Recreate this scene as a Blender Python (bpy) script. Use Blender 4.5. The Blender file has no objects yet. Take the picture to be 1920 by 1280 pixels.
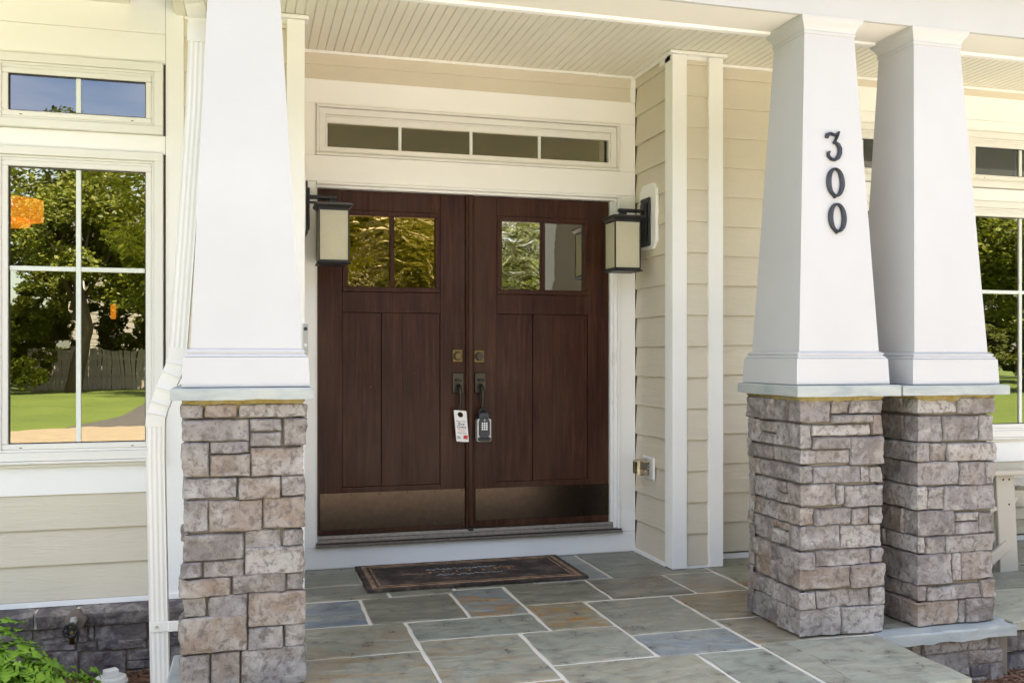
import bpy, bmesh, math, random
from mathutils import Vector, Matrix, noise
from math import radians as R, sin, cos, pi, sqrt

# ------------------------------------------------------------------ camera, sky, sun
SC = bpy.context.scene
COL = SC.collection
PSI = math.atan(500 / 1797.0)
cam_d = bpy.data.cameras.new('camera'); cam = bpy.data.objects.new('camera', cam_d); COL.objects.link(cam)
cam.location = (0, 0, 1.22); cam.rotation_euler = (R(90), 0, -PSI)
cam_d.sensor_width = 36.0; cam_d.lens = 36.0 * 1797 / 1920; cam_d.shift_y = 25 / 1920.0
cam_d.clip_start = 0.05; cam_d.clip_end = 1500
SC.camera = cam

W = bpy.data.worlds.new('World'); SC.world = W; W.use_nodes = True
wn = W.node_tree
sky = wn.nodes.new('ShaderNodeTexSky'); sky.sky_type = 'NISHITA'; sky.sun_disc = False
SUN_EL, SUN_AZ = 61.0, 12.0            # sun behind the house, azimuth measured from +Y towards +X
sky.sun_elevation = R(SUN_EL); sky.sun_rotation = R(SUN_AZ)
sky.air_density = 1.0; sky.dust_density = 2.0; sky.ozone_density = 1.0
bg = wn.nodes['Background']; bg.inputs['Strength'].default_value = 0.10
# thin bright summer clouds over the blue
tcw = wn.nodes.new('ShaderNodeTexCoord'); mpw = wn.nodes.new('ShaderNodeMapping'); mpw.inputs['Scale'].default_value = (1, 1, 2.6)
nzw = wn.nodes.new('ShaderNodeTexNoise'); nzw.inputs['Scale'].default_value = 2.4; nzw.inputs['Detail'].default_value = 7; nzw.inputs['Roughness'].default_value = 0.58; nzw.inputs['Distortion'].default_value = 0.3
crw = wn.nodes.new('ShaderNodeValToRGB'); crw.color_ramp.elements[0].position = 0.42; crw.color_ramp.elements[1].position = 0.62
mxw = wn.nodes.new('ShaderNodeMix'); mxw.data_type = 'RGBA'; mxw.inputs[7].default_value = (5.6, 5.5, 5.9, 1)
wn.links.new(tcw.outputs['Generated'], mpw.inputs[0]); wn.links.new(mpw.outputs[0], nzw.inputs['Vector'])
wn.links.new(nzw.outputs[0], crw.inputs[0]); wn.links.new(crw.outputs[0], mxw.inputs[0]); wn.links.new(sky.outputs[0], mxw.inputs[6])
wn.links.new(mxw.outputs[2], bg.inputs[0])

sun_d = bpy.data.lights.new('sun', 'SUN'); sun = bpy.data.objects.new('sun', sun_d); COL.objects.link(sun)
sun_d.energy = 5.0; sun_d.angle = R(0.53); sun_d.color = (1.0, 0.94, 0.87)
sv = Vector((sin(R(SUN_AZ)) * cos(R(SUN_EL)), cos(R(SUN_AZ)) * cos(R(SUN_EL)), sin(R(SUN_EL))))
sun.rotation_euler = (-sv).to_track_quat('-Z', 'Y').to_euler(); sun.location = (0, 8, 12)

SC.view_settings.view_transform = 'Standard'; SC.view_settings.look = 'None'
SC.view_settings.gamma = 1.0; SC.view_settings.use_curve_mapping = False
SC.view_settings.exposure = 2.50
SC.render.engine = 'CYCLES'
SC.cycles.use_denoising = True; SC.cycles.denoiser = 'OPENIMAGEDENOISE'
SC.cycles.denoising_input_passes = 'RGB_ALBEDO_NORMAL'; SC.cycles.denoising_prefilter = 'ACCURATE'
SC.cycles.max_bounces = 10; SC.cycles.diffuse_bounces = 8; SC.cycles.glossy_bounces = 5
SC.cycles.transparent_max_bounces = 12; SC.cycles.transmission_bounces = 6
SC.cycles.caustics_reflective = False; SC.cycles.caustics_refractive = False

RND = random.Random(7)

# ------------------------------------------------------------------ materials
def newmat(name):
    m = bpy.data.materials.new(name); m.use_nodes = True
    nt = m.node_tree; b = nt.nodes['Principled BSDF']
    return m, nt, b
def N(nt, t, **kw):
    n = nt.nodes.new(t)
    for k, v in kw.items():
        if k.startswith('i_'):
            n.inputs[k[2:].replace('_', ' ')].default_value = v
        else: setattr(n, k, v)
    return n
def lk(nt, a, b): nt.links.new(a, b)
def ramp(nt, stops, fac=None):
    r = nt.nodes.new('ShaderNodeValToRGB'); e = r.color_ramp.elements
    while len(e) < len(stops): e.new(0.5)
    for i, (p, c) in enumerate(stops):
        e[i].position = p; e[i].color = tuple(c) + (1,) if len(c) == 3 else c
    if fac is not None: lk(nt, fac, r.inputs[0])
    return r
def mix(nt, fac, a, b, mode='MIX'):
    m = nt.nodes.new('ShaderNodeMix'); m.data_type = 'RGBA'; m.blend_type = mode
    for s, v in ((0, fac), (6, a), (7, b)):
        if hasattr(v, 'is_linked'): lk(nt, v, m.inputs[s])
        elif isinstance(v, (int, float)): m.inputs[s].default_value = v
        else: m.inputs[s].default_value = tuple(v) + (1,)
    return m.outputs[2]
def coords(nt, scale=(1, 1, 1), rot=(0, 0, 0)):
    tc = nt.nodes.new('ShaderNodeTexCoord'); mp = nt.nodes.new('ShaderNodeMapping')
    mp.inputs['Scale'].default_value = scale; mp.inputs['Rotation'].default_value = rot
    lk(nt, tc.outputs['Object'], mp.inputs[0]); return mp.outputs[0]
def noise_tex(nt, vec, scale, detail=4, rough=0.55, dist=0.0):
    n = nt.nodes.new('ShaderNodeTexNoise'); n.inputs['Scale'].default_value = scale
    n.inputs['Detail'].default_value = detail; n.inputs['Roughness'].default_value = rough
    n.inputs['Distortion'].default_value = dist
    if vec is not None: lk(nt, vec, n.inputs['Vector'])
    return n.outputs['Fac']
def bump(nt, h, strength, dist, b, prev=None):
    n = nt.nodes.new('ShaderNodeBump'); n.inputs['Strength'].default_value = strength
    n.inputs['Distance'].default_value = dist; lk(nt, h, n.inputs['Height'])
    if prev is not None: lk(nt, prev, n.inputs['Normal'])
    if b is not None: lk(nt, n.outputs[0], b.inputs['Normal'])
    return n.outputs[0]

def paint(name, col, rough=0.5, var=0.05, bscale=60, bstr=0.08, dirt=0.0):
    m, nt, b = newmat(name)
    v = coords(nt)
    f = noise_tex(nt, v, 2.3, 5)
    r = ramp(nt, [(0.3, [c * (1 - var) for c in col]), (0.7, [min(1, c * (1 + var * 0.6)) for c in col])], f)
    out = r.outputs[0]
    if dirt:
        f2 = noise_tex(nt, coords(nt, (1, 1, 0.25)), 14, 8, 0.7)
        r2 = ramp(nt, [(0.55, (0, 0, 0)), (0.8, (dirt, dirt, dirt))], f2)
        out = mix(nt, r2.outputs[0], out, (0.35, 0.31, 0.25))
    lk(nt, out, b.inputs['Base Color']); b.inputs['Roughness'].default_value = rough
    bump(nt, noise_tex(nt, v, bscale, 4), bstr, 0.002, b)
    return m
def flat(name, col, rough=0.5, metal=0.0):
    m, nt, b = newmat(name)
    f = noise_tex(nt, coords(nt), 40, 5)
    r = ramp(nt, [(0.3, [c * 0.8 for c in col]), (0.7, [min(1, c * 1.15) for c in col])], f)
    lk(nt, r.outputs[0], b.inputs['Base Color'])
    b.inputs['Roughness'].default_value = rough; b.inputs['Metallic'].default_value = metal
    return m

def siding_mat(name, axis):
    m, nt, b = newmat(name)
    sc = (1.2, 1.2, 14)
    v = coords(nt, sc)
    oi = N(nt, 'ShaderNodeObjectInfo')
    add = N(nt, 'ShaderNodeVectorMath', operation='ADD')
    cmb = N(nt, 'ShaderNodeCombineXYZ')
    mul = N(nt, 'ShaderNodeMath', operation='MULTIPLY'); mul.inputs[1].default_value = 37.0
    lk(nt, oi.outputs['Random'], mul.inputs[0]); lk(nt, mul.outputs[0], cmb.inputs[0]); lk(nt, mul.outputs[0], cmb.inputs[2])
    lk(nt, v, add.inputs[0]); lk(nt, cmb.outputs[0], add.inputs[1])
    g = noise_tex(nt, add.outputs[0], 2.0, 3, 0.5, 1.2)
    w = N(nt, 'ShaderNodeMath', operation='MULTIPLY'); w.inputs[1].default_value = 26.0; lk(nt, g, w.inputs[0])
    s = N(nt, 'ShaderNodeMath', operation='SINE'); lk(nt, w.outputs[0], s.inputs[0])
    fine = noise_tex(nt, coords(nt, (6, 6, 160)), 4, 3)
    nb = bump(nt, s.outputs[0], 0.22, 0.0016, None)
    bump(nt, fine, 0.2, 0.001, b, nb)
    f = noise_tex(nt, coords(nt), 1.7, 6, 0.6)
    r = ramp(nt, [(0.3, (0.60, 0.545, 0.44)), (0.7, (0.66, 0.605, 0.495))], f)
    sp = noise_tex(nt, coords(nt), 90, 2, 0.5)
    rs = ramp(nt, [(0.78, (0, 0, 0)), (0.80, (0.6, 0.6, 0.6))], sp)
    lk(nt, mix(nt, rs.outputs[0], r.outputs[0], (0.25, 0.2, 0.15)), b.inputs['Base Color'])
    b.inputs['Roughness'].default_value = 0.62
    return m

def stone_mat(name, cols, patch=0.5, dark=0.5):
    m, nt, b = newmat(name)
    oi = N(nt, 'ShaderNodeObjectInfo')
    n = len(cols)
    base = ramp(nt, [(i / (n - 1.0) if n > 1 else 0, c) for i, c in enumerate(cols)], oi.outputs['Random'])
    base.color_ramp.interpolation = 'LINEAR'
    tc = coords(nt)
    # shift the pattern from stone to stone
    cmb = N(nt, 'ShaderNodeCombineXYZ'); mul = N(nt, 'ShaderNodeMath', operation='MULTIPLY'); mul.inputs[1].default_value = 53.0
    lk(nt, oi.outputs['Random'], mul.inputs[0]); lk(nt, mul.outputs[0], cmb.inputs[0]); lk(nt, mul.outputs[0], cmb.inputs[1])
    add = N(nt, 'ShaderNodeVectorMath', operation='ADD'); lk(nt, tc, add.inputs[0]); lk(nt, cmb.outputs[0], add.inputs[1])
    v = add.outputs[0]
    big = noise_tex(nt, v, 9, 5, 0.6, 0.6)
    med = noise_tex(nt, v, 34, 8, 0.72, 0.4)
    fin = noise_tex(nt, v, 170, 5, 0.65)
    c1 = mix(nt, ramp(nt, [(0.42, (0, 0, 0)), (0.66, (0.85, 0.85, 0.85))], big).outputs[0], base.outputs[0], (0.42, 0.395, 0.37))
    warm = noise_tex(nt, v, 6, 3, 0.5)
    c1 = mix(nt, ramp(nt, [(0.52, (0, 0, 0)), (0.72, (0.45,) * 3)], warm).outputs[0], c1, (0.28, 0.22, 0.175))
    c2 = mix(nt, ramp(nt, [(0.38, (min(1, dark * 1.7),) * 3), (0.52, (0, 0, 0))], med).outputs[0], c1, (0.125, 0.10, 0.09))
    c3 = mix(nt, ramp(nt, [(0.6, (0, 0, 0)), (0.78, (0.5,) * 3)], fin).outputs[0], c2, (0.5, 0.47, 0.43))
    lk(nt, c3, b.inputs['Base Color'])
    b.inputs['Roughness'].default_value = 0.85
    n1 = bump(nt, big, 0.7, 0.03, None); n2 = bump(nt, med, 0.8, 0.014, None, n1); bump(nt, fin, 0.5, 0.003, b, n2)
    return m

def flag_mat():
    m, nt, b = newmat('bluestone_flag')
    oi = N(nt, 'ShaderNodeObjectInfo')
    tc = coords(nt)
    cmb = N(nt, 'ShaderNodeCombineXYZ'); mul = N(nt, 'ShaderNodeMath', operation='MULTIPLY'); mul.inputs[1].default_value = 31.0
    lk(nt, oi.outputs['Random'], mul.inputs[0]); lk(nt, mul.outputs[0], cmb.inputs[0]); lk(nt, mul.outputs[0], cmb.inputs[1])
    add = N(nt, 'ShaderNodeVectorMath', operation='ADD'); lk(nt, tc, add.inputs[0]); lk(nt, cmb.outputs[0], add.inputs[1])
    v = add.outputs[0]
    st = N(nt, 'ShaderNodeMapping'); st.inputs['Scale'].default_value = (1, 3.0, 1); st.inputs['Rotation'].default_value = (0, 0, 0.5)
    lk(nt, v, st.inputs[0])
    n1 = noise_tex(nt, st.outputs[0], 2.2, 6, 0.6, 1.4)
    n2 = noise_tex(nt, v, 11, 7, 0.65, 0.5)
    n3 = noise_tex(nt, v, 90, 4, 0.6)
    c = mix(nt, ramp(nt, [(0.40, (0.0,) * 3), (0.62, (0.55,) * 3)], n1).outputs[0], oi.outputs['Color'], (0.36, 0.335, 0.26))
    c = mix(nt, ramp(nt, [(0.33, (0.7,) * 3), (0.52, (0,) * 3)], n2).outputs[0], c, (0.11, 0.105, 0.09))
    n4 = noise_tex(nt, st.outputs[0], 3.1, 3, 0.5, 2.0)
    rm = ramp(nt, [(0.50, (0,) * 3), (0.62, (1,) * 3), (0.8, (0.7,) * 3)], n4)
    mm = N(nt, 'ShaderNodeMath', operation='MULTIPLY'); lk(nt, rm.outputs[0], mm.inputs[0]); lk(nt, oi.outputs['Alpha'], mm.inputs[1])
    c = mix(nt, mm.outputs[0], c, (0.34, 0.19, 0.06))
    c = mix(nt, ramp(nt, [(0.62, (0,) * 3), (0.8, (0.25,) * 3)], n3).outputs[0], c, (0.5, 0.5, 0.46))
    lk(nt, c, b.inputs['Base Color'])
    rr = ramp(nt, [(0.3, (0.24,) * 3), (0.7, (0.46,) * 3)], n2); lk(nt, rr.outputs[0], b.inputs['Roughness'])
    a = bump(nt, n1, 0.7, 0.022, None); a = bump(nt, n2, 0.45, 0.006, None, a); bump(nt, n3, 0.15, 0.001, b, a)
    return m

def wood_mat():
    m, nt, b = newmat('stained_mahogany')
    v = coords(nt, (14, 14, 0.8))
    g = noise_tex(nt, v, 3.0, 6, 0.65, 0.5)
    f = noise_tex(nt, coords(nt, (60, 60, 2)), 6, 4, 0.6)
    c = ramp(nt, [(0.3, (0.022, 0.007, 0.004)), (0.5, (0.050, 0.017, 0.009)), (0.72, (0.088, 0.036, 0.018))], g)
    c2 = mix(nt, ramp(nt, [(0.4, (0.5,) * 3), (0.6, (0,) * 3)], f).outputs[0], c.outputs[0], (0.020, 0.008, 0.006))
    big = noise_tex(nt, coords(nt, (1, 1, 0.4)), 2.5, 4)
    c3 = mix(nt, ramp(nt, [(0.45, (0,) * 3), (0.75, (0.5,) * 3)], big).outputs[0], c2, (0.10, 0.055, 0.032))
    sc = noise_tex(nt, coords(nt, (1, 1, 0.5)), 55, 2, 0.4)
    c4 = mix(nt, ramp(nt, [(0.80, (0,) * 3), (0.83, (0.5,) * 3)], sc).outputs[0], c3, (0.35, 0.22, 0.15))
    lk(nt, c4, b.inputs['Base Color'])
    rr = ramp(nt, [(0.3, (0.30,) * 3), (0.7, (0.46,) * 3)], f); b.inputs['Specular IOR Level'].default_value = 0.16; lk(nt, rr.outputs[0], b.inputs['Roughness'])
    bump(nt, f, 0.25, 0.0008, b)
    return m

def glass_mat(name, refl_tint=(1, 1, 1), base=0.1, through=(0.7, 0.72, 0.7), wav=0.0, wscale=9.0, dist=0.02, wv=(1, 1, 1), rough=0.0):
    m = bpy.data.materials.new(name); m.use_nodes = True; nt = m.node_tree; nt.nodes.clear()
    out = N(nt, 'ShaderNodeOutputMaterial'); mx = N(nt, 'ShaderNodeMixShader')
    tr = N(nt, 'ShaderNodeBsdfTransparent'); tr.inputs[0].default_value = tuple(through) + (1,)
    gl = N(nt, 'ShaderNodeBsdfGlossy'); gl.inputs['Color'].default_value = tuple(refl_tint) + (1,); gl.inputs['Roughness'].default_value = rough
    fr = N(nt, 'ShaderNodeFresnel'); fr.inputs[0].default_value = 1.55
    mp = N(nt, 'ShaderNodeMapRange'); mp.inputs[1].default_value = 0; mp.inputs[2].default_value = 1
    mp.inputs[3].default_value = base; mp.inputs[4].default_value = 1.0
    lk(nt, fr.outputs[0], mp.inputs[0]); lk(nt, mp.outputs[0], mx.inputs[0])
    lk(nt, tr.outputs[0], mx.inputs[1]); lk(nt, gl.outputs[0], mx.inputs[2]); lk(nt, mx.outputs[0], out.inputs[0])
    if wav:
        bn = N(nt, 'ShaderNodeBump'); bn.inputs['Strength'].default_value = wav; bn.inputs['Distance'].default_value = dist
        lk(nt, noise_tex(nt, coords(nt, wv), wscale, 2, 0.45, 0.8), bn.inputs['Height']); lk(nt, bn.outputs[0], gl.inputs['Normal'])
    return m

M = {}
M['trim'] = paint('white_trim_paint', (0.87, 0.865, 0.85), 0.45, 0.03, 70, 0.015)
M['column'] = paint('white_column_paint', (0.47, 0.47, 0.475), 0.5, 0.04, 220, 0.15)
M['vinyl'] = paint('white_window_vinyl', (0.78, 0.765, 0.73), 0.4, 0.03, 60, 0.008)
M['muntin'] = paint('pale_muntin_paint', (0.74, 0.77, 0.74), 0.3, 0.02)
M['siding'] = siding_mat('beige_lap_siding', 0)
M['ceiling'] = paint('cream_beadboard_paint', (0.80, 0.77, 0.68), 0.55, 0.05, 40, 0.05)
M['soffit'] = paint('cream_soffit_paint', (0.78, 0.76, 0.70), 0.55, 0.03)
M['stone'] = stone_mat('pier_ledgestone', [(0.15, 0.128, 0.118), (0.28, 0.255, 0.235), (0.17, 0.148, 0.138), (0.40, 0.375, 0.345), (0.20, 0.175, 0.16), (0.27, 0.20, 0.145), (0.26, 0.24, 0.235), (0.18, 0.16, 0.155)])
M['darkstone'] = stone_mat('foundation_stone', [(0.085, 0.072, 0.085), (0.115, 0.095, 0.10), (0.07, 0.065, 0.08), (0.14, 0.115, 0.11)], dark=0.7)
M['mortar'] = paint('sand_mortar', (0.19, 0.165, 0.125), 0.95, 0.15, 120, 0.6)
M['joint'] = paint('pale_joint_mortar', (0.66, 0.62, 0.54), 0.95, 0.12, 150, 0.5)
M['flag'] = flag_mat()
M['wood'] = wood_mat()
M['winglass'] = glass_mat('window_glass', (1, 0.93, 0.72), 0.29, (0.45, 0.44, 0.36), 0.05, 2.2, 0.009)
M['transomglass'] = glass_mat('transom_glass', (0.9, 0.93, 1.0), 0.11, (0.4, 0.4, 0.38), 0.03, 2.2, 0.02)
M['wavyglass'] = glass_mat('wavy_amber_door_glass', (1.0, 0.69, 0.27), 0.38, (0.3, 0.25, 0.15), 0.6, 9, 0.0032, (1.0, 1, 1.7))
M['clearbevel'] = glass_mat('clear_door_glass', (1.0, 0.95, 0.84), 0.36, (0.5, 0.46, 0.38), 0.1, 9, 0.004)
M['bronze'] = flat('black_bronze_metal', (0.022, 0.021, 0.022), 0.42, 0.3)
M['brass'] = flat('aged_brass', (0.12, 0.085, 0.035), 0.35, 0.9)
M['darkbrass'] = flat('dark_aged_brass', (0.055, 0.048, 0.035), 0.42, 0.8)
M['kick'] = flat('dark_bronze_kickplate', (0.05, 0.036, 0.026), 0.22, 0.85)
M['sill'] = flat('weathered_sill_metal', (0.33, 0.30, 0.28), 0.4, 0.5)
M['black'] = flat('black_plastic', (0.012, 0.012, 0.013), 0.5)
M['numbers'] = flat('blackened_iron', (0.05, 0.055, 0.065), 0.5, 0.4)
M['plastic_white'] = paint('white_plastic', (0.78, 0.77, 0.75), 0.35, 0.02)
M['downspout'] = paint('white_aluminium', (0.78, 0.77, 0.74), 0.3, 0.03, dirt=0.12)
M['chair'] = paint('tan_resin_lumber', (0.47, 0.43, 0.365), 0.5, 0.04)
M['red'] = flat('red_print', (0.6, 0.03, 0.03), 0.5)
M['ink'] = flat('navy_print', (0.03, 0.035, 0.09), 0.5)
M['grey'] = flat('silver_grey_plastic', (0.42, 0.42, 0.40), 0.35, 0.3)
M['navy'] = flat('navy_plastic', (0.012, 0.018, 0.035), 0.4)
M['interior'] = paint('interior_wall_paint', (0.20, 0.17, 0.13), 0.8, 0.05)
M['interior_floor'] = paint('interior_wood_floor', (0.12, 0.07, 0.04), 0.4, 0.2)
M['asphalt'] = paint('driveway_asphalt', (0.075, 0.07, 0.07), 0.9, 0.2, 200, 0.5)
M['concrete'] = paint('tan_bounce_concrete', (0.53, 0.475, 0.395), 0.85, 0.1, 60, 0.3)
M['apron'] = paint('brown_concrete', (0.27, 0.215, 0.155), 0.9, 0.15, 60, 0.3)
M['farsiding'] = paint('far_house_siding', (0.42, 0.40, 0.36), 0.7, 0.05)
M['roof'] = paint('roof_shingle', (0.12, 0.11, 0.10), 0.9, 0.2)
M['bark'] = paint('tree_bark', (0.14, 0.11, 0.085), 0.9, 0.3, 30, 0.6)
M['fence'] = paint('weathered_fence_wood', (0.42, 0.38, 0.33), 0.9, 0.25, 30, 0.3)

def lamp_glass():
    m, nt, b = newmat('seeded_cream_lamp_glass')
    f = noise_tex(nt, coords(nt), 160, 5, 0.7)
    r = ramp(nt, [(0.3, (0.82, 0.79, 0.62)), (0.7, (0.96, 0.94, 0.80))], f)
    lk(nt, r.outputs[0], b.inputs['Base Color']); b.inputs['Roughness'].default_value = 0.25
    tr = N(nt, 'ShaderNodeBsdfTranslucent'); lk(nt, r.outputs[0], tr.inputs[0])
    mx = N(nt, 'ShaderNodeMixShader'); mx.inputs[0].default_value = 0.45
    out = nt.nodes['Material Output']; lk(nt, b.outputs[0], mx.inputs[1]); lk(nt, tr.outputs[0], mx.inputs[2])
    tp = N(nt, 'ShaderNodeBsdfTransparent'); tp.inputs[0].default_value = (1, 0.98, 0.9, 1); m2 = N(nt, 'ShaderNodeMixShader'); m2.inputs[0].default_value = 0.3
    lk(nt, mx.outputs[0], m2.inputs[1]); lk(nt, tp.outputs[0], m2.inputs[2]); lk(nt, m2.outputs[0], out.inputs[0])
    bump(nt, f, 0.4, 0.002, b)
    return m
M['lampglass'] = lamp_glass()

def emis(name, col, s):
    m, nt, b = newmat(name)
    b.inputs['Base Color'].default_value = tuple(col) + (1,); b.inputs['Emission Color'].default_value = tuple(col) + (1,)
    b.inputs['Emission Strength'].default_value = s
    return m
M['shade'] = emis('lit_amber_drum_shade', (0.95, 0.33, 0.035), 1.1)

def leaf_mat(name, c1, c2, trans=0.35):
    m, nt, b = newmat(name)
    g = N(nt, 'ShaderNodeNewGeometry'); oi = N(nt, 'ShaderNodeObjectInfo')
    ad = N(nt, 'ShaderNodeMath', operation='ADD'); lk(nt, g.outputs['Random Per Island'], ad.inputs[0]); lk(nt, oi.outputs['Random'], ad.inputs[1])
    md = N(nt, 'ShaderNodeMath', operation='FRACT'); lk(nt, ad.outputs[0], md.inputs[0])
    r = ramp(nt, [(0.0, c1), (1.0, c2)], md.outputs[0])
    f = noise_tex(nt, coords(nt), 70, 3)
    c = mix(nt, ramp(nt, [(0.35, (0.35,) * 3), (0.6, (0,) * 3)], f).outputs[0], r.outputs[0], [x * 0.55 for x in c1])
    lk(nt, c, b.inputs['Base Color']); b.inputs['Roughness'].default_value = 0.5
    tr = N(nt, 'ShaderNodeBsdfTranslucent'); lk(nt, c, tr.inputs[0])
    mx = N(nt, 'ShaderNodeMixShader'); mx.inputs[0].default_value = trans
    out = nt.nodes['Material Output']; lk(nt, b.outputs[0], mx.inputs[1]); lk(nt, tr.outputs[0], mx.inputs[2]); lk(nt, mx.outputs[0], out.inputs[0])
    return m
M['leaf'] = leaf_mat('shrub_leaf', (0.22, 0.42, 0.03), (0.36, 0.60, 0.06))
M['treeleaf'] = leaf_mat('tree_leaf', (0.09, 0.12, 0.010), (0.26, 0.28, 0.03), 0.4)
M['hedge'] = leaf_mat('hedge_leaf', (0.06, 0.085, 0.01), (0.16, 0.18, 0.02), 0.3)

def grass_mat():
    m, nt, b = newmat('lawn_grass')
    v = coords(nt)
    a = noise_tex(nt, v, 0.5, 5); c = noise_tex(nt, v, 40, 4)
    r = ramp(nt, [(0.3, (0.08, 0.115, 0.014)), (0.7, (0.13, 0.17, 0.022))], a)
    lk(nt, mix(nt, ramp(nt, [(0.35, (0.6,) * 3), (0.6, (0,) * 3)], c).outputs[0], r.outputs[0], (0.035, 0.08, 0.012)), b.inputs['Base Color'])
    b.inputs['Roughness'].default_value = 0.9; bump(nt, c, 0.6, 0.03, b)
    return m
M['grass'] = grass_mat()
def mulch_mat():
    m, nt, b = newmat('bark_mulch')
    g = N(nt, 'ShaderNodeNewGeometry')
    r = ramp(nt, [(0, (0.05, 0.022, 0.012)), (0.6, (0.15, 0.075, 0.04)), (1, (0.27, 0.16, 0.10))], g.outputs['Random Per Island'])
    lk(nt, r.outputs[0], b.inputs['Base Color']); b.inputs['Roughness'].default_value = 0.9
    return m
M['mulch'] = mulch_mat()
def moss_mat():
    m, nt, b = newmat('mossy_mortar')
    f = noise_tex(nt, coords(nt, (1, 1, 1.5)), 22, 6, 0.7)
    r = ramp(nt, [(0.32, (0.30, 0.26, 0.17)), (0.5, (0.28, 0.22, 0.07)), (0.7, (0.17, 0.13, 0.04))], f)
    lk(nt, r.outputs[0], b.inputs['Base Color']); b.inputs['Roughness'].default_value = 0.95
    bump(nt, f, 0.6, 0.008, b); return m
M['moss'] = moss_mat()
def capstone():
    m, nt, b = newmat('bluestone_cap')
    f = noise_tex(nt, coords(nt, (1, 1, 3)), 5, 6, 0.6, 0.8); g = noise_tex(nt, coords(nt), 120, 4)
    r = ramp(nt, [(0.3, (0.25, 0.285, 0.29)), (0.6, (0.36, 0.385, 0.37)), (0.8, (0.42, 0.42, 0.37))], f)
    lk(nt, r.outputs[0], b.inputs['Base Color']); b.inputs['Roughness'].default_value = 0.6
    n1 = bump(nt, f, 0.3, 0.006, None); bump(nt, g, 0.3, 0.0015, b, n1); return m
M['cap'] = capstone()
def mat_mat():
    m, nt, b = newmat('brown_coir')
    f = noise_tex(nt, coords(nt), 300, 4, 0.8); g = noise_tex(nt, coords(nt), 7, 7, 0.75)
    r = ramp(nt, [(0.38, (0.035, 0.024, 0.018)), (0.52, (0.10, 0.07, 0.052)), (0.66, (0.27, 0.20, 0.15))], g)
    lk(nt, mix(nt, ramp(nt, [(0.4, (0.8,) * 3), (0.6, (0,) * 3)], f).outputs[0], r.outputs[0], (0.012, 0.009, 0.008)), b.inputs['Base Color'])
    b.inputs['Roughness'].default_value = 1.0; bump(nt, f, 1.0, 0.006, b); return m
M['coir'] = mat_mat()
def coir(name, col):
    m, nt, b = newmat(name)
    f = noise_tex(nt, coords(nt), 260, 4, 0.8); g = noise_tex(nt, coords(nt), 20, 5, 0.65)
    r = ramp(nt, [(0.35, [c * 0.5 for c in col]), (0.65, col)], f)
    lk(nt, mix(nt, ramp(nt, [(0.4, (0.7,) * 3), (0.6, (0,) * 3)], g).outputs[0], r.outputs[0], (0.10, 0.07, 0.05)), b.inputs['Base Color'])
    b.inputs['Roughness'].default_value = 1.0; bump(nt, f, 1.0, 0.004, b); return m
M['coir_tan'] = coir('tan_coir', (0.62, 0.38, 0.22))
M['coir_blue'] = coir('pale_blue_coir', (0.5, 0.58, 0.62))
M['coir_orange'] = coir('orange_coir', (0.7, 0.3, 0.1))
M['bubble'] = glass_mat('smoked_cover_plastic', (0.8, 0.76, 0.68), 0.2, (0.62, 0.58, 0.50), rough=0.15)

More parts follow.
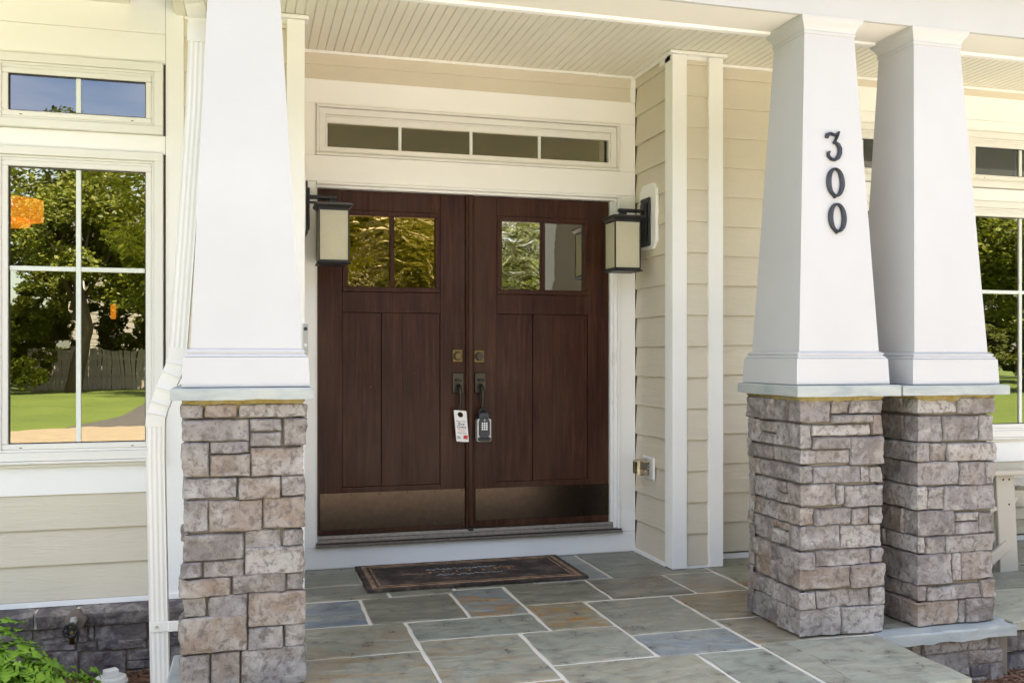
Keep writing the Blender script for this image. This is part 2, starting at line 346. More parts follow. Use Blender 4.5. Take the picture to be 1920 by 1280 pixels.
# ------------------------------------------------------------------ mesh building
class MB:
    def __init__(s): s.v = []; s.f = []
    def add(s, vs, fs):
        o = len(s.v); s.v += [tuple(v) for v in vs]; s.f += [tuple(i + o for i in f) for f in fs]; return s
    def box(s, x0, x1, y0, y1, z0, z1, bev=0.0):
        if bev <= 0:
            return s.add([(x0,y0,z0),(x1,y0,z0),(x1,y1,z0),(x0,y1,z0),(x0,y0,z1),(x1,y0,z1),(x1,y1,z1),(x0,y1,z1)],
                         [(3,2,1,0),(4,5,6,7),(0,1,5,4),(1,2,6,5),(2,3,7,6),(3,0,4,7)])
        bm = bmesh.new(); bmesh.ops.create_cube(bm, size=1)
        for v in bm.verts:
            v.co = Vector(((x0 + x1) / 2 + v.co.x * (x1 - x0), (y0 + y1) / 2 + v.co.y * (y1 - y0), (z0 + z1) / 2 + v.co.z * (z1 - z0)))
        b = min(bev, (x1 - x0) * .4, (y1 - y0) * .4, (z1 - z0) * .4)
        bmesh.ops.bevel(bm, geom=list(bm.edges), offset=b, segments=1, affect='EDGES')
        s.bm(bm); return s
    def bm(s, bm):
        bm.verts.ensure_lookup_table(); bm.verts.index_update()
        s.add([v.co[:] for v in bm.verts], [[v.index for v in f.verts] for f in bm.faces]); bm.free()
    def loft(s, rings, cap=True, closed=True):
        n = len(rings[0]); o = []
        vs = [p for r in rings for p in r]
        fs = []
        for i in range(len(rings) - 1):
            for j in range(n if closed else n - 1):
                k = (j + 1) % n
                fs.append((i * n + j, i * n + k, (i + 1) * n + k, (i + 1) * n + j))
        if cap: fs.append(tuple(range(n - 1, -1, -1))); fs.append(tuple((len(rings) - 1) * n + j for j in range(n)))
        return s.add(vs, fs)
    def prism_x(s, prof, x0, x1):      # prof: list of (y,z) counter-clockwise seen from +x
        return s.loft([[(x0, y, z) for y, z in prof], [(x1, y, z) for y, z in prof]])
    def prism_y(s, prof, y0, y1):
        return s.loft([[(x, y0, z) for x, z in prof], [(x, y1, z) for x, z in prof]])
    def cyl(s, a, b, r0, r1=None, n=16, cap=True):
        a = Vector(a); b = Vector(b); r1 = r0 if r1 is None else r1
        d = (b - a).normalized(); u = d.orthogonal().normalized(); w = d.cross(u)
        return s.loft([[tuple(a + (u * cos(2*pi*j/n) + w * sin(2*pi*j/n)) * r0) for j in range(n)],
                       [tuple(b + (u * cos(2*pi*j/n) + w * sin(2*pi*j/n)) * r1) for j in range(n)]], cap)
    def tube(s, pts, rad, n=8):
        rings = []; pts = [Vector(p) for p in pts]
        ref = None
        for i, p in enumerate(pts):
            d = (pts[min(i + 1, len(pts) - 1)] - pts[max(i - 1, 0)]).normalized()
            u = d.orthogonal().normalized() if ref is None else (ref - d * ref.dot(d)).normalized()
            ref = u; w = d.cross(u); r = rad[i] if isinstance(rad, (list, tuple)) else rad
            rings.append([tuple(p + (u * cos(2*pi*j/n) + w * sin(2*pi*j/n)) * r) for j in range(n)])
        return s.loft(rings)
    def obj(s, name, mat, parent=None, smooth=False, label=None, kind=None, autos=None):
        me = bpy.data.meshes.new(name); me.from_pydata(s.v, [], s.f); me.update()
        bm = bmesh.new(); bm.from_mesh(me); bmesh.ops.recalc_face_normals(bm, faces=list(bm.faces)); bm.to_mesh(me); bm.free()
        me.materials.append(mat)
        if smooth or autos:
            me.polygons.foreach_set('use_smooth', [True] * len(me.polygons))
            if autos: me.set_sharp_from_angle(angle=R(autos))
        o = bpy.data.objects.new(name, me); COL.objects.link(o)
        place(o, parent)
        if label: o['label'] = label
        if kind: o['kind'] = kind
        return o
def wloc(o):
    v = Vector((0, 0, 0))
    while o is not None: v += o.location; o = o.parent
    return v
def place(o, parent):
    if parent is not None:
        o.parent = parent; o.location = -wloc(parent)
def thing(name, label, cat, loc=(0, 0, 0), group=None):
    o = bpy.data.objects.new(name, None); COL.objects.link(o); o.location = loc
    o.empty_display_size = 0.1
    o['label'] = label; o['category'] = cat
    if group: o['group'] = group
    return o
def tag(o, label=None, cat=None, group=None, kind=None):
    if label: o['label'] = label
    if cat: o['category'] = cat
    if group: o['group'] = group
    if kind: o['kind'] = kind
    return o
def bx(name, mat, parent, x0, x1, y0, y1, z0, z1, bev=0.002, label=None):
    return MB().box(x0, x1, y0, y1, z0, z1, bev).obj(name, mat, parent, label=label)
def instance(src, parent, loc, rot=(0, 0, 0), scale=(1, 1, 1)):
    o = src.copy(); COL.objects.link(o); o.parent = parent
    o.location = loc; o.rotation_euler = rot; o.scale = scale
    return o

# a quarried stone: its face follows a path of (x,y) points, outward side to the right-hand normal
def stone(path, z0, z1, depth, seed, mat, parent, name='stone', rough=0.012, outl=0.0026, proud=None, step=0.015, gap=-0.0012):
    rnd = random.Random(seed)
    P = [Vector((p[0], p[1])) for p in path]
    L = [0]
    for a, b in zip(P, P[1:]): L.append(L[-1] + (b - a).length)
    tot = L[-1]
    z0 += gap; z1 -= gap; s0 = gap; s1 = tot - gap
    e_ = 0.005
    def spread(a, b, lim):
        m = max(3, min(lim, int((b - a) / step) + 2)); return [a] + [a + e_ + (b - a - 2 * e_) * i / (m - 1) for i in range(m)] + [b]
    ss = spread(s0, s1, 17); zz = spread(z0, z1, 8); ns = len(ss); nz = len(zz)
    if len(P) == 3:     # snap a column of vertices to the corner
        k = min(range(2, ns - 2), key=lambda i: abs(ss[i] - L[1])); ss[k] = L[1]
    pr = (rnd.uniform(-0.007, 0.011) if proud is None else proud)
    tilt = rnd.uniform(-0.5, 0.5) * 0.03; tiltz = rnd.uniform(-0.5, 0.5) * 0.06
    so = Vector((rnd.uniform(0, 99), rnd.uniform(0, 99), rnd.uniform(0, 99)))
    def at(s):
        for i in range(len(P) - 1):
            if s <= L[i + 1] + 1e-9 or i == len(P) - 2:
                d = (P[i + 1] - P[i]).normalized(); p = P[i] + d * (s - L[i]); n = Vector((d.y, -d.x))
                if len(P) == 3 and abs(s - L[1]) < 1e-6:
                    d2 = (P[2] - P[1]).normalized(); n = (n + Vector((d2.y, -d2.x)))
                    return p, n * 0.62, d
                return p, n, d
    V = []; F = []
    for iz, z in enumerate(zz):
        for i, s in enumerate(ss):
            p, n, d = at(s)
            q = Vector((s * 9, z * 9, 0)) + so
            dd = noise.noise(q) * rough * 1.2 + (0.25 - abs(noise.noise(q * 2.6))) * rough * 1.1 + (0.2 - abs(noise.noise(q * 5.5 + so))) * rough * 0.55
            dd += pr + tilt * (s - tot / 2) + tiltz * (z - (z0 + z1) / 2)
            edge = (i in (0, ns - 1)) or (iz in (0, nz - 1))
            ds = 0; dz = 0
            if edge:
                dd -= 0.0075 + rnd.uniform(0, 0.005)
            def wob(t, k_): return outl * (0.8 + 1.2 * noise.noise(Vector((t * 16, k_ * 7.3, seed % 97))))
            if i <= 1: ds = wob(z, 1)
            if i >= ns - 2: ds = -wob(z, 2)
            if iz <= 1: dz = wob(s, 3)
            if iz >= nz - 2: dz = -wob(s, 4)
            if i in (0, ns - 1) and iz in (0, nz - 1): dz *= 1.8; ds *= 1.8
            pp = p + d * ds + n * dd
            V.append((pp.x, pp.y, z + dz))
    for iz in range(nz - 1):
        for i in range(ns - 1):
            a = iz * ns + i; F.append((a, a + 1, a + ns + 1, a + ns))
    # side skirt going in
    ring = [i for i in range(ns)] + [iz * ns + ns - 1 for iz in range(1, nz)] + [(nz - 1) * ns + i for i in range(ns - 2, -1, -1)] + [iz * ns for iz in range(nz - 2, 0, -1)]
    base = len(V)
    for idx in ring:
        iz, i = divmod(idx, ns); p, n, d = at(ss[i])
        nn = n.normalized() * (depth if n.length > 0.9 else depth * 1.2)
        x, y, z = V[idx]; V.append((x - nn.x, y - nn.y, z))
    k = len(ring)
    for j in range(k):
        a, b = ring[j], ring[(j + 1) % k]; F.append((b, a, base + j, base + (j + 1) % k))
    mb = MB().add(V, F)
    return mb.obj(name, mat, parent, autos=24)

def rubble(path_fn, s0, s1, z0, z1, seed, mat, parent, depth=0.05, name='stone', hmin=0.06, hmax=0.11, wmin=0.08, wmax=0.22, **kw):
    rnd = random.Random(seed); z = z0; out = []
    while z < z1 - 0.02:
        h = rnd.uniform(hmin, hmax)
        if z1 - (z + h) < 0.045: h = z1 - z
        s = s0
        while s < s1 - 0.02:
            w = rnd.uniform(wmin, wmax)
            if s1 - (s + w) < 0.06: w = s1 - s
            out.append(stone(path_fn(s, s + w), z, z + h, depth, rnd.random() * 1e6, mat, parent, name, **kw))
            s += w
        z += h
    return out
# traced stone courses in metres
P1F=[(-0.226,-0.146,0.99,1.047),(-0.144,-0.025,0.99,1.043),(-0.023,0.209,0.989,1.041),(-0.214,0.014,0.906,0.986),(0.016,0.134,0.938,0.985),(0.016,0.13,0.882,0.936),(0.136,0.207,0.883,0.986),(-0.211,-0.127,0.778,0.905),(-0.125,0.014,0.86,0.907),(-0.125,0.019,0.776,0.858),(0.019,0.201,0.774,0.879),(-0.214,-0.027,0.697,0.774),(-0.025,0.125,0.69,0.772),(0.127,0.208,0.698,0.774),(-0.216,-0.127,0.578,0.693),(-0.128,0.062,0.573,0.691),(0.063,0.217,0.579,0.697),(-0.218,-0.006,0.472,0.57),(-0.004,0.131,0.507,0.578),(0.134,0.217,0.511,0.575),(-0.222,-0.152,0.414,0.471),(-0.15,-0.003,0.409,0.472),(-0.002,0.21,0.41,0.513),(-0.222,-0.052,0.343,0.41),(-0.048,0.143,0.343,0.416),(0.145,0.207,0.345,0.413),(-0.216,-0.136,0.268,0.346),(-0.129,0.007,0.264,0.346),(0.009,0.208,0.221,0.346),(-0.215,0.006,0.14,0.272),(0.008,0.135,0.137,0.221),(0.138,0.217,0.139,0.224),(-0.206,-0.124,0.024,0.136),(-0.12,-0.017,0.015,0.139),(-0.014,0.215,0.002,0.142)]
P2C=[(2.45,3.742,0.926,1.026),(2.36,3.84,0.814,0.921),(2.55,3.868,0.746,0.809),(2.362,3.886,0.667,0.741),(2.482,3.75,0.564,0.66),(2.372,3.813,0.482,0.56),(2.5,3.742,0.375,0.48),(2.372,3.799,0.291,0.368),(2.546,3.742,0.207,0.302),(2.374,3.854,0.122,0.199),(2.5,3.742,0.003,0.124)]
P2F=[(2.455,2.544,0.962,1.024),(2.547,2.724,0.962,1.024),(2.457,2.66,0.921,0.958),(2.66,2.725,0.865,0.959),(2.363,2.656,0.866,0.917),(2.362,2.545,0.81,0.863),(2.547,2.716,0.736,0.861),(2.363,2.602,0.659,0.735),(2.602,2.652,0.657,0.734),(2.653,2.742,0.655,0.728),(2.483,2.516,0.566,0.652),(2.52,2.738,0.553,0.648),(2.376,2.558,0.478,0.553),(2.561,2.645,0.474,0.547),(2.647,2.731,0.474,0.551),(2.502,2.732,0.372,0.474),(2.376,2.649,0.299,0.371),(2.65,2.728,0.304,0.371),(2.547,2.731,0.2,0.302),(2.376,2.444,0.123,0.201),(2.447,2.649,0.118,0.198),(2.653,2.729,0.116,0.2),(2.502,2.737,-0.006,0.118)]
P2L=[(3.847,4.081,0.926,1.026),(3.742,3.847,0.926,1.026),(3.987,4.051,0.814,0.921),(3.84,3.987,0.867,0.921),(3.84,3.987,0.814,0.865),(3.87,4.078,0.746,0.809),(3.987,4.081,0.667,0.741),(3.886,3.982,0.667,0.741),(3.831,4.076,0.564,0.66),(3.75,3.831,0.612,0.66),(3.75,3.831,0.564,0.61),(3.982,4.061,0.482,0.56),(3.813,3.979,0.482,0.56),(3.872,4.066,0.375,0.48),(3.742,3.872,0.444,0.48),(3.742,3.872,0.375,0.442),(4.006,4.061,0.291,0.368),(3.882,4.006,0.291,0.368),(3.799,3.882,0.291,0.368),(3.877,4.076,0.207,0.302),(3.742,3.877,0.207,0.302),(3.992,4.066,0.122,0.199),(3.854,3.992,0.122,0.199),(3.822,4.068,0.003,0.124),(3.742,3.822,0.003,0.124)]
P3C=[(3.11,3.755,0.956,1.026),(3.028,3.744,0.827,0.948),(2.955,3.883,0.741,0.827),(3.115,3.763,0.633,0.74),(2.947,3.871,0.525,0.631),(3.089,3.74,0.406,0.521),(2.938,3.862,0.329,0.406),(3.081,3.749,0.189,0.326),(2.938,3.862,0.116,0.188),(3.117,3.739,-0.002,0.114)]
P3F=[(3.113,3.316,0.952,1.029),(3.031,3.228,0.829,0.944),(3.231,3.308,0.826,0.947),(2.958,3.05,0.739,0.825),(3.053,3.304,0.737,0.82),(3.119,3.258,0.628,0.734),(3.258,3.314,0.629,0.733),(2.948,3.034,0.523,0.625),(3.034,3.329,0.515,0.628),(3.097,3.225,0.464,0.505),(3.097,3.218,0.405,0.462),(3.222,3.306,0.409,0.501),(2.942,3.047,0.324,0.402),(3.048,3.313,0.322,0.404),(3.082,3.127,0.199,0.322),(3.131,3.299,0.196,0.324),(2.94,3.236,0.114,0.18),(3.236,3.301,0.113,0.193),(3.117,3.153,-0.002,0.11),(3.156,3.31,-0.006,0.113)]
BASEL=[(-0.991,-0.965,-0.164,-0.1),(-0.963,-0.839,-0.17,-0.103),(-0.835,-0.795,-0.194,-0.139),(-0.791,-0.748,-0.197,-0.113),(-0.747,-0.72,-0.188,-0.109),(-0.72,-0.474,-0.204,-0.097),(-0.471,-0.389,-0.144,-0.105),(-0.471,-0.389,-0.195,-0.146),(-0.471,-0.305,-0.248,-0.201),(-0.384,-0.296,-0.202,-0.112),(-0.799,-0.708,-0.242,-0.197),(-0.705,-0.476,-0.248,-0.197),(-0.788,-0.571,-0.371,-0.251),(-0.567,-0.448,-0.306,-0.255),(-0.567,-0.448,-0.35,-0.308),(-0.567,-0.448,-0.391,-0.352),(-0.444,-0.37,-0.4,-0.248),(-0.365,-0.305,-0.407,-0.254),(-1.225,-0.996,-0.172,-0.097),(-1.225,-1.013,-0.336,-0.176),(-1.009,-0.804,-0.231,-0.174),(-1.009,-0.793,-0.356,-0.237)]
# ------------------------------------------------------------------ ground and paving
GZ = -0.42
bx('lawn', M['grass'], None, -160, 200, -160, 60, GZ - 0.3, GZ, 0)['kind'] = 'structure'
def ground_sheet(name, mat, poly, z):
    mb = MB().add([(x, y, z) for x, y in poly] + [(x, y, z - 0.05) for x, y in poly],
                  [tuple(range(len(poly)))] + [(i, (i + 1) % len(poly), (i + 1) % len(poly) + len(poly), i + len(poly)) for i in range(len(poly))])
    return tag(mb.obj(name, mat), kind='structure')
ground_sheet('asphalt_driveway', M['asphalt'], [(-3.9, -13), (-3.5, -14.5), (-3.2, -18), (-3.3, -27), (8, -30), (14, -30), (12, -13)], GZ + 0.008)
ground_sheet('bounce_pavement', M['concrete'], [(-3.0, -7.0), (-3.0, 2.3), (13, 2.3), (13, -7.0)], GZ + 0.012)  # unseen forecourt, added to bounce warm sunlight up under the porch roof

ground_sheet('driveway_apron', M['apron'], [(-14, -7.01), (14, -7.01), (14, -13), (-3.5, -13), (-6.0, -11.6), (-14, -10.8)], GZ + 0.010)
# porch: mortar bed, flagstones, landing
porch = MB()
porch.box(-0.20, 2.655, 3.62, 5.60, GZ, -0.0045); porch.box(2.655, 6.8, 3.72, 5.25, GZ, -0.0045)
porch.box(-0.06, 2.625, 3.04, 3.62, GZ, -0.0045)
pf = tag(porch.obj('porch_floor', M['joint']), kind='structure')
def flag(x0, x1, y0, y1, col, rust=0.0, zt=None, th=0.04, seed=0, g=0.009):
    rnd = random.Random(seed * 17 + int(x0 * 100)); n = 5; V = []
    x0 += g; x1 -= g; y0 += g; y1 -= g
    zt = rnd.uniform(-0.0015, 0.0015) if zt is None else zt
    ring = []
    def edge(ax, ay, bx_, by):
        for i in range(n):
            t = i / n; ring.append((ax + (bx_ - ax) * t + rnd.uniform(-.0035, .0035), ay + (by - ay) * t + rnd.uniform(-.0035, .0035)))
    edge(x0, y0, x1, y0); edge(x1, y0, x1, y1); edge(x1, y1, x0, y1); edge(x0, y1, x0, y0)
    cx, cy = (x0 + x1) / 2, (y0 + y1) / 2
    inner = [(x + (0.006 if x < cx else -0.006), y + (0.006 if y < cy else -0.006)) for x, y in ring]
    k = len(ring)
    V = [(x, y, zt) for x, y in inner] + [(x, y, zt - 0.003) for x, y in ring] + [(x, y, zt - th) for x, y in ring]
    F = [tuple(range(k))]
    for j in range(k):
        a = (j + 1) % k; F.append((j, k + j, k + a, a)); F.append((k + j, 2 * k + j, 2 * k + a, k + a))
    o = MB().add(V, F).obj('flagstone', M['flag'], pf)
    o.color = (col[0] * 1.32, col[1] * 1.34, col[2] * 1.28, rust); return o
GG = (0.17, 0.172, 0.135); GL = (0.235, 0.235, 0.19); BL = (0.135, 0.165, 0.195); DK = (0.10, 0.097, 0.077); BR = (0.15, 0.125, 0.08)
FL = [(-.06,.60,5.137,5.545,GG,0),(.60,1.05,5.137,5.545,DK,0),(1.05,1.50,4.88,5.545,GG,0),(1.50,1.94,4.91,5.545,BL,.1),(1.94,2.55,4.91,5.545,(.13,.135,.115),0),
 (-.06,.708,4.82,5.137,(.15,.15,.12),0),(.708,1.05,4.82,5.137,GG,0),
 (-.06,.55,4.365,4.82,(.115,.145,.185),0),(.55,1.01,4.355,4.82,(.12,.12,.095),.1),(1.01,1.307,4.345,4.88,(.15,.175,.185),.8),
 (1.307,1.775,4.485,4.91,(.125,.125,.10),.1),(1.775,2.232,4.485,4.91,(.085,.078,.06),.15),(2.232,2.542,4.485,4.91,(.15,.15,.125),.5),
 (2.55,3.10,4.65,5.19,(.16,.165,.12),0),(2.542,3.05,4.46,4.65,(.15,.09,.04),.9),
 (-.06,.704,3.915,4.365,(.20,.20,.16),.3),(.704,1.307,4.05,4.35,(.18,.195,.17),0),(1.307,1.616,4.045,4.485,(.19,.165,.11),1.0),
 (1.616,2.075,3.888,4.475,(.16,.16,.13),0),(2.075,2.56,4.015,4.475,(.105,.085,.05),.5),(2.56,3.1,4.015,4.46,(.15,.15,.12),.1),
 (-.06,.704,3.44,3.915,(.21,.205,.16),.5),(.704,1.16,3.435,4.05,GL,.3),(1.16,1.616,3.592,4.045,(.215,.222,.185),.1),(1.616,2.08,3.575,3.888,(.15,.18,.205),0),
 (2.08,2.66,3.62,4.015,(.165,.15,.11),.3),
 (-.06,.95,3.02,3.44,(.20,.20,.16),.3),(.95,1.16,3.02,3.435,(.25,.2,.12),1.0),(1.16,1.777,3.02,3.592,(.235,.23,.18),.2),(1.777,2.085,3.02,3.575,(.20,.215,.185),0),
 (3.1,3.74,4.12,5.19,(.16,.16,.13),0),(3.74,4.5,4.62,5.19,GG,0),(3.74,4.35,4.12,4.62,(.12,.125,.11),0),(4.35,5.1,4.12,4.62,DK,0),(4.5,5.4,4.62,5.19,GL,0),(5.1,5.9,4.12,4.62,GG,0),(5.4,6.8,4.62,5.19,BL,0),(5.9,6.8,4.12,4.62,GG,0),
 (2.66,3.1,4.02,4.46,GG,0),(2.655,2.93,3.655,4.02,(.15,.155,.13),0),(2.93,3.37,3.655,4.02,GG,0),(3.37,4.05,3.60,4.12,(.22,.225,.19),0),(4.05,4.9,3.60,4.12,(.20,.205,.17),0),(4.9,5.8,3.60,4.12,BL,0),(5.8,6.8,3.60,4.12,GG,0)]
for i, (a, b, c, d, col, rust) in enumerate(FL):
    flag(a, b, c, d, col, rust, seed=i)
# the big split slab of the landing: two halves along its crack
def slab(pts, zt, th, col, rust, name='flagstone', bev=0.005, mat=None, parent=None, label=None, z0=None, jag=0.0):
    rnd = random.Random(5); cx = sum(p[0] for p in pts) / len(pts); cy = sum(p[1] for p in pts) / len(pts)
    inn = []
    for x, y in pts:
        d = Vector((cx - x, cy - y)).normalized() * bev; inn.append((x + d.x, y + d.y))
    k = len(pts)
    V = [(x, y, zt) for x, y in inn] + [(x, y, zt - bev) for x, y in pts] + [(x, y, zt - th - rnd.uniform(0, jag)) for x, y in pts]
    F = [tuple(range(k))]
    for j in range(k):
        a = (j + 1) % k; F.append((j, k + j, k + a, a)); F.append((k + j, 2 * k + j, 2 * k + a, k + a))
    F.append(tuple(range(3 * k - 1, 2 * k - 1, -1)))
    o = MB().add(V, F).obj(name, mat or M['flag'], parent, label=label)
    o.color = (col[0] * 1.32, col[1] * 1.34, col[2] * 1.28, rust); return o
crack = [(2.205, 3.612), (2.215, 3.55), (2.206, 3.48), (2.222, 3.40), (2.217, 3.36), (2.203, 3.33), (2.205, 3.24), (2.192, 3.17), (2.195, 3.10), (2.186, 3.02)]
slab([(2.094, 3.612)] + [(x - 0.0012, y) for x, y in crack] + [(2.094, 3.02)], 0.001, 0.05, (0.225, 0.225, 0.18), 0, bev=0.001, parent=pf)
slab([(x + 0.0012, y) for x, y in crack] + [(2.40, 3.02), (2.642, 3.02), (2.648, 3.15), (2.641, 3.3), (2.648, 3.45), (2.640, 3.60), (2.4, 3.612)], 0.001, 0.05, (0.235, 0.24, 0.20), 0.1, bev=0.001, parent=pf)
# pier base slabs
def jagged(x0, x1, y0, y1, n, amp, seed):
    rnd = random.Random(seed); P = []
    for i in range(n): P.append((x0 + (x1 - x0) * i / n, y0 + rnd.uniform(-amp, amp)))
    for i in range(3): P.append((x1 + rnd.uniform(-amp, amp), y0 + (y1 - y0) * i / 3))
    for i in range(n): P.append((x1 + (x0 - x1) * i / n, y1))
    for i in range(3): P.append((x0 + rnd.uniform(-amp, amp), y1 + (y0 - y1) * i / 3))
    return P
slab(jagged(2.652, 3.362, 3.565, 3.66, 14, 0.006, 3), 0.0, 0.042, (0.25, 0.28, 0.29), 0, 'edging_slab', 0.008, M['cap'], pf, jag=0.012)
slab(jagged(3.30, 3.40, 3.66, 3.78, 5, 0.004, 4), 0.0, 0.03, (0.25, 0.28, 0.29), 0, 'edging_slab', 0.006, M['cap'], pf, jag=0.008)
slab(jagged(-0.285, 0.235, 3.60, 4.13, 8, 0.004, 6), 0.0, 0.045, (0.25, 0.28, 0.29), 0, 'edging_slab', 0.008, M['cap'], pf, jag=0.010)
MB().box(2.66, 3.37, 3.63, 3.70, GZ, -0.05).obj('mortar_backing', M['mortar'], pf)
# stone facing under the porch edge, right of the landing
BASER = [(2.66,2.76,-.11,-.052),(2.764,2.845,-.115,-.051),(2.849,2.899,-.113,-.052),(2.903,3.255,-.118,-.049),(3.259,3.325,-.121,-.056),(3.157,3.336,-.183,-.119),(2.917,3.154,-.222,-.119),(2.66,2.915,-.21,-.117),(3.163,3.262,-.238,-.185),(3.265,3.336,-.30,-.186),(2.92,3.158,-.33,-.224),(3.163,3.262,-.33,-.24),(2.66,2.915,-.33,-.212)]
for i, (a, b, c, d) in enumerate(BASER):
    stone([(a, 3.62), (b, 3.62)], c, d, 0.05, 400 + i, M['stone' if d > -.12 else 'darkstone'], pf, proud=0.002)
for i, (a, b, c, d) in enumerate([(3.342,3.47,-.061,-.012),(3.342,3.52,-.16,-.064),(3.47,3.62,-.061,-.012),(3.52,3.72,-.17,-.064),(3.62,3.9,-.062,-.012),(3.72,4.0,-.16,-.066),(3.35,3.6,-.30,-.175),(3.6,3.95,-.30,-.175)]):
    stone([(a, 3.68), (b, 3.68)], c, d, 0.05, 440 + i, M['darkstone'], pf, proud=0.0)
rubble(lambda a, b: [(a, 3.68), (b, 3.68)], 4.0, 6.8, GZ, -0.012, 90, M['darkstone'], pf)
rubble(lambda a, b: [(2.63, a), (2.63, b)], 3.06, 3.60, GZ, -0.055, 91, M['darkstone'], pf)
rubble(lambda a, b: [(a, 3.035), (b, 3.035)], -0.06, 2.6, -0.2, -0.055, 92, M['darkstone'], pf)
bx('step', M['cap'], None, -0.06, 2.64, 2.66, 3.0, GZ, -0.21, 0.01)['kind'] = 'structure'

# mulch beds
def mulch_bed(name, x0, x1, y0, y1, zt, n, seed):
    rnd = random.Random(seed); mb = MB()
    nx, ny = 14, 14
    hz = {}
    for i in range(nx + 1):
        for j in range(ny + 1):
            x = x0 + (x1 - x0) * i / nx; y = y0 + (y1 - y0) * j / ny
            hz[i, j] = (x, y, zt + noise.noise(Vector((x * 3, y * 3, seed))) * 0.02)
    V = [hz[i, j] for i in range(nx + 1) for j in range(ny + 1)]
    F = [(i * (ny + 1) + j, (i + 1) * (ny + 1) + j, (i + 1) * (ny + 1) + j + 1, i * (ny + 1) + j + 1) for i in range(nx) for j in range(ny)]
    mb.add(V, F)
    for k in range(n):
        x = rnd.uniform(x0, x1); y = rnd.uniform(y0, y1); z = zt + noise.noise(Vector((x * 3, y * 3, seed))) * 0.02 + rnd.uniform(0, 0.012)
        a = rnd.uniform(0, pi); L = rnd.uniform(0.008, 0.032); w = rnd.uniform(0.0015, 0.005); t = rnd.uniform(-0.5, 0.5)
        d = Vector((cos(a) * cos(t), sin(a) * cos(t), sin(t))) * L; s = Vector((-sin(a), cos(a), rnd.uniform(-.4, .4))) * w; u = Vector((0, 0, w * 0.8))
        c = Vector((x, y, z))
        mb.add([c - d - s, c - d + s, c + d + s * .6, c + d - s * .6, c - d * .8 + u, c + d * .8 + u], [(0, 3, 5, 4), (2, 1, 4, 5), (0, 4, 1), (3, 2, 5), (0, 1, 2, 3)])
    o = mb.obj(name, M['mulch']); return tag(o, kind='stuff')
tag(mulch_bed('bark_mulch', -3.2, -0.27, 3.4, 5.11, -0.365, 9000, 3), 'reddish brown bark mulch below the left window', 'mulch')
tag(mulch_bed('bark_mulch', 2.68, 5.2, 2.6, 3.70, -0.255, 9000, 4), 'reddish brown bark mulch beside the landing at right', 'mulch')

# ------------------------------------------------------------------ house
house = thing('house', 'cream lap sided house with deep white trimmed porch, double door and white framed windows', 'house', (1.3, 5.5, 0))
YW = 5.17
def part(name): 
    o = bpy.data.objects.new(name, None); COL.objects.link(o); place(o, house); o.location = Vector((0, 0, 0)) - wloc(house); return o
# wall cores (sheathing) with their openings
def core(holes, x0, x1, z0, z1, y0, y1, parent, name='wall_core'):
    xs = sorted({x0, x1} | {h[0] for h in holes} | {h[1] for h in holes}); zs = sorted({z0, z1} | {h[2] for h in holes} | {h[3] for h in holes})
    mb = MB()
    for a, b in zip(xs, xs[1:]):
        for c, d in zip(zs, zs[1:]):
            mx, mz = (a + b) / 2, (c + d) / 2
            if not any(h[0] < mx < h[1] and h[2] < mz < h[3] for h in holes): mb.box(a, b, y0, y1, c, d)
    return mb.obj(name, M['interior'], parent)
wins_l = [(-1.115, -0.485, 2.416, 2.597), (-1.115, -0.485, 0.783, 2.143)]
wins_r = [(3.34, 4.08, 2.388, 2.568), (3.34, 4.08, 0.768, 2.119), (4.553, 5.29, 2.388, 2.568), (4.553, 5.29, 0.768, 2.119)]
G = 0.03
def grow(h): return (h[0] - G, h[1] + G, h[2] - G, h[3] + G)
core([grow(h) for h in wins_l], -3.5, 0.0, GZ, 3.3, 5.20, 5.36, house)
core([grow(h) for h in wins_r], 2.40, 7.0, GZ, 3.3, 5.21, 5.36, house)
core([(0.39, 2.18, 0.1, 2.18), (0.43, 2.17, 2.36, 2.565)], 0.0, 2.40, GZ, 3.3, 5.60, 5.72, house)
bx('wall_core', M['interior'], house, 0.0, 0.27, 5.03, 5.60, GZ, 3.0, 0)
bx('wall_core', M['interior'], house, 2.362, 2.63, 5.03, 5.60, GZ, 3.0, 0)
# upper storey and roof: above the frame
up = MB().box(-6.0, 9.0, 5.20, 13.5, 3.3, 5.4); up.obj('upper_wall', M['siding'], house)
rf = MB().prism_x([(4.7, 5.35), (14.0, 5.35), (9.35, 7.6)], -6.4, 9.4); rf.obj('roof', M['roof'], house)
pr = MB().prism_x([(3.32, 3.12), (5.20, 3.12), (5.20, 3.95), (3.32, 3.22)], -0.55, 7.4); pr.obj('porch_roof', M['roof'], house)
bx('eave_soffit', M['soffit'], house, -4.5, -0.56, 3.95, 5.20, 2.985, 3.06)  # unseen eave, set low and deep to darken the top of the wall
# side and back walls of the ground floor, closed against light
bx('side_wall', M['siding'], house, -3.7, -3.5, 5.2, 13.5, GZ, 3.3, 0)
bx('side_wall', M['siding'], house, 7.0, 7.2, 5.2, 13.5, GZ, 3.3, 0)
bx('back_wall', M['interior'], house, -3.5, 7.0, 10.2, 10.4, GZ, 3.3, 0)
bx('interior_floor', M['interior_floor'], house, -3.5, 7.0, 5.73, 10.2, 0.0, 0.12, 0)
bx('interior_ceiling', M['interior'], house, -3.5, 7.0, 5.73, 10.2, 2.9, 2.98, 0)
bx('interior_wall', M['interior'], house, 0.0, 0.12, 5.75, 10.2, 0.12, 2.9, 0)
bx('interior_wall', M['interior'], house, 2.5, 2.62, 5.75, 10.2, 0.12, 2.9, 0)
bx('interior_doorway_trim', M['trim'], house, -0.62, -0.5, 8.2, 8.3, 0.12, 2.3, 0.004)

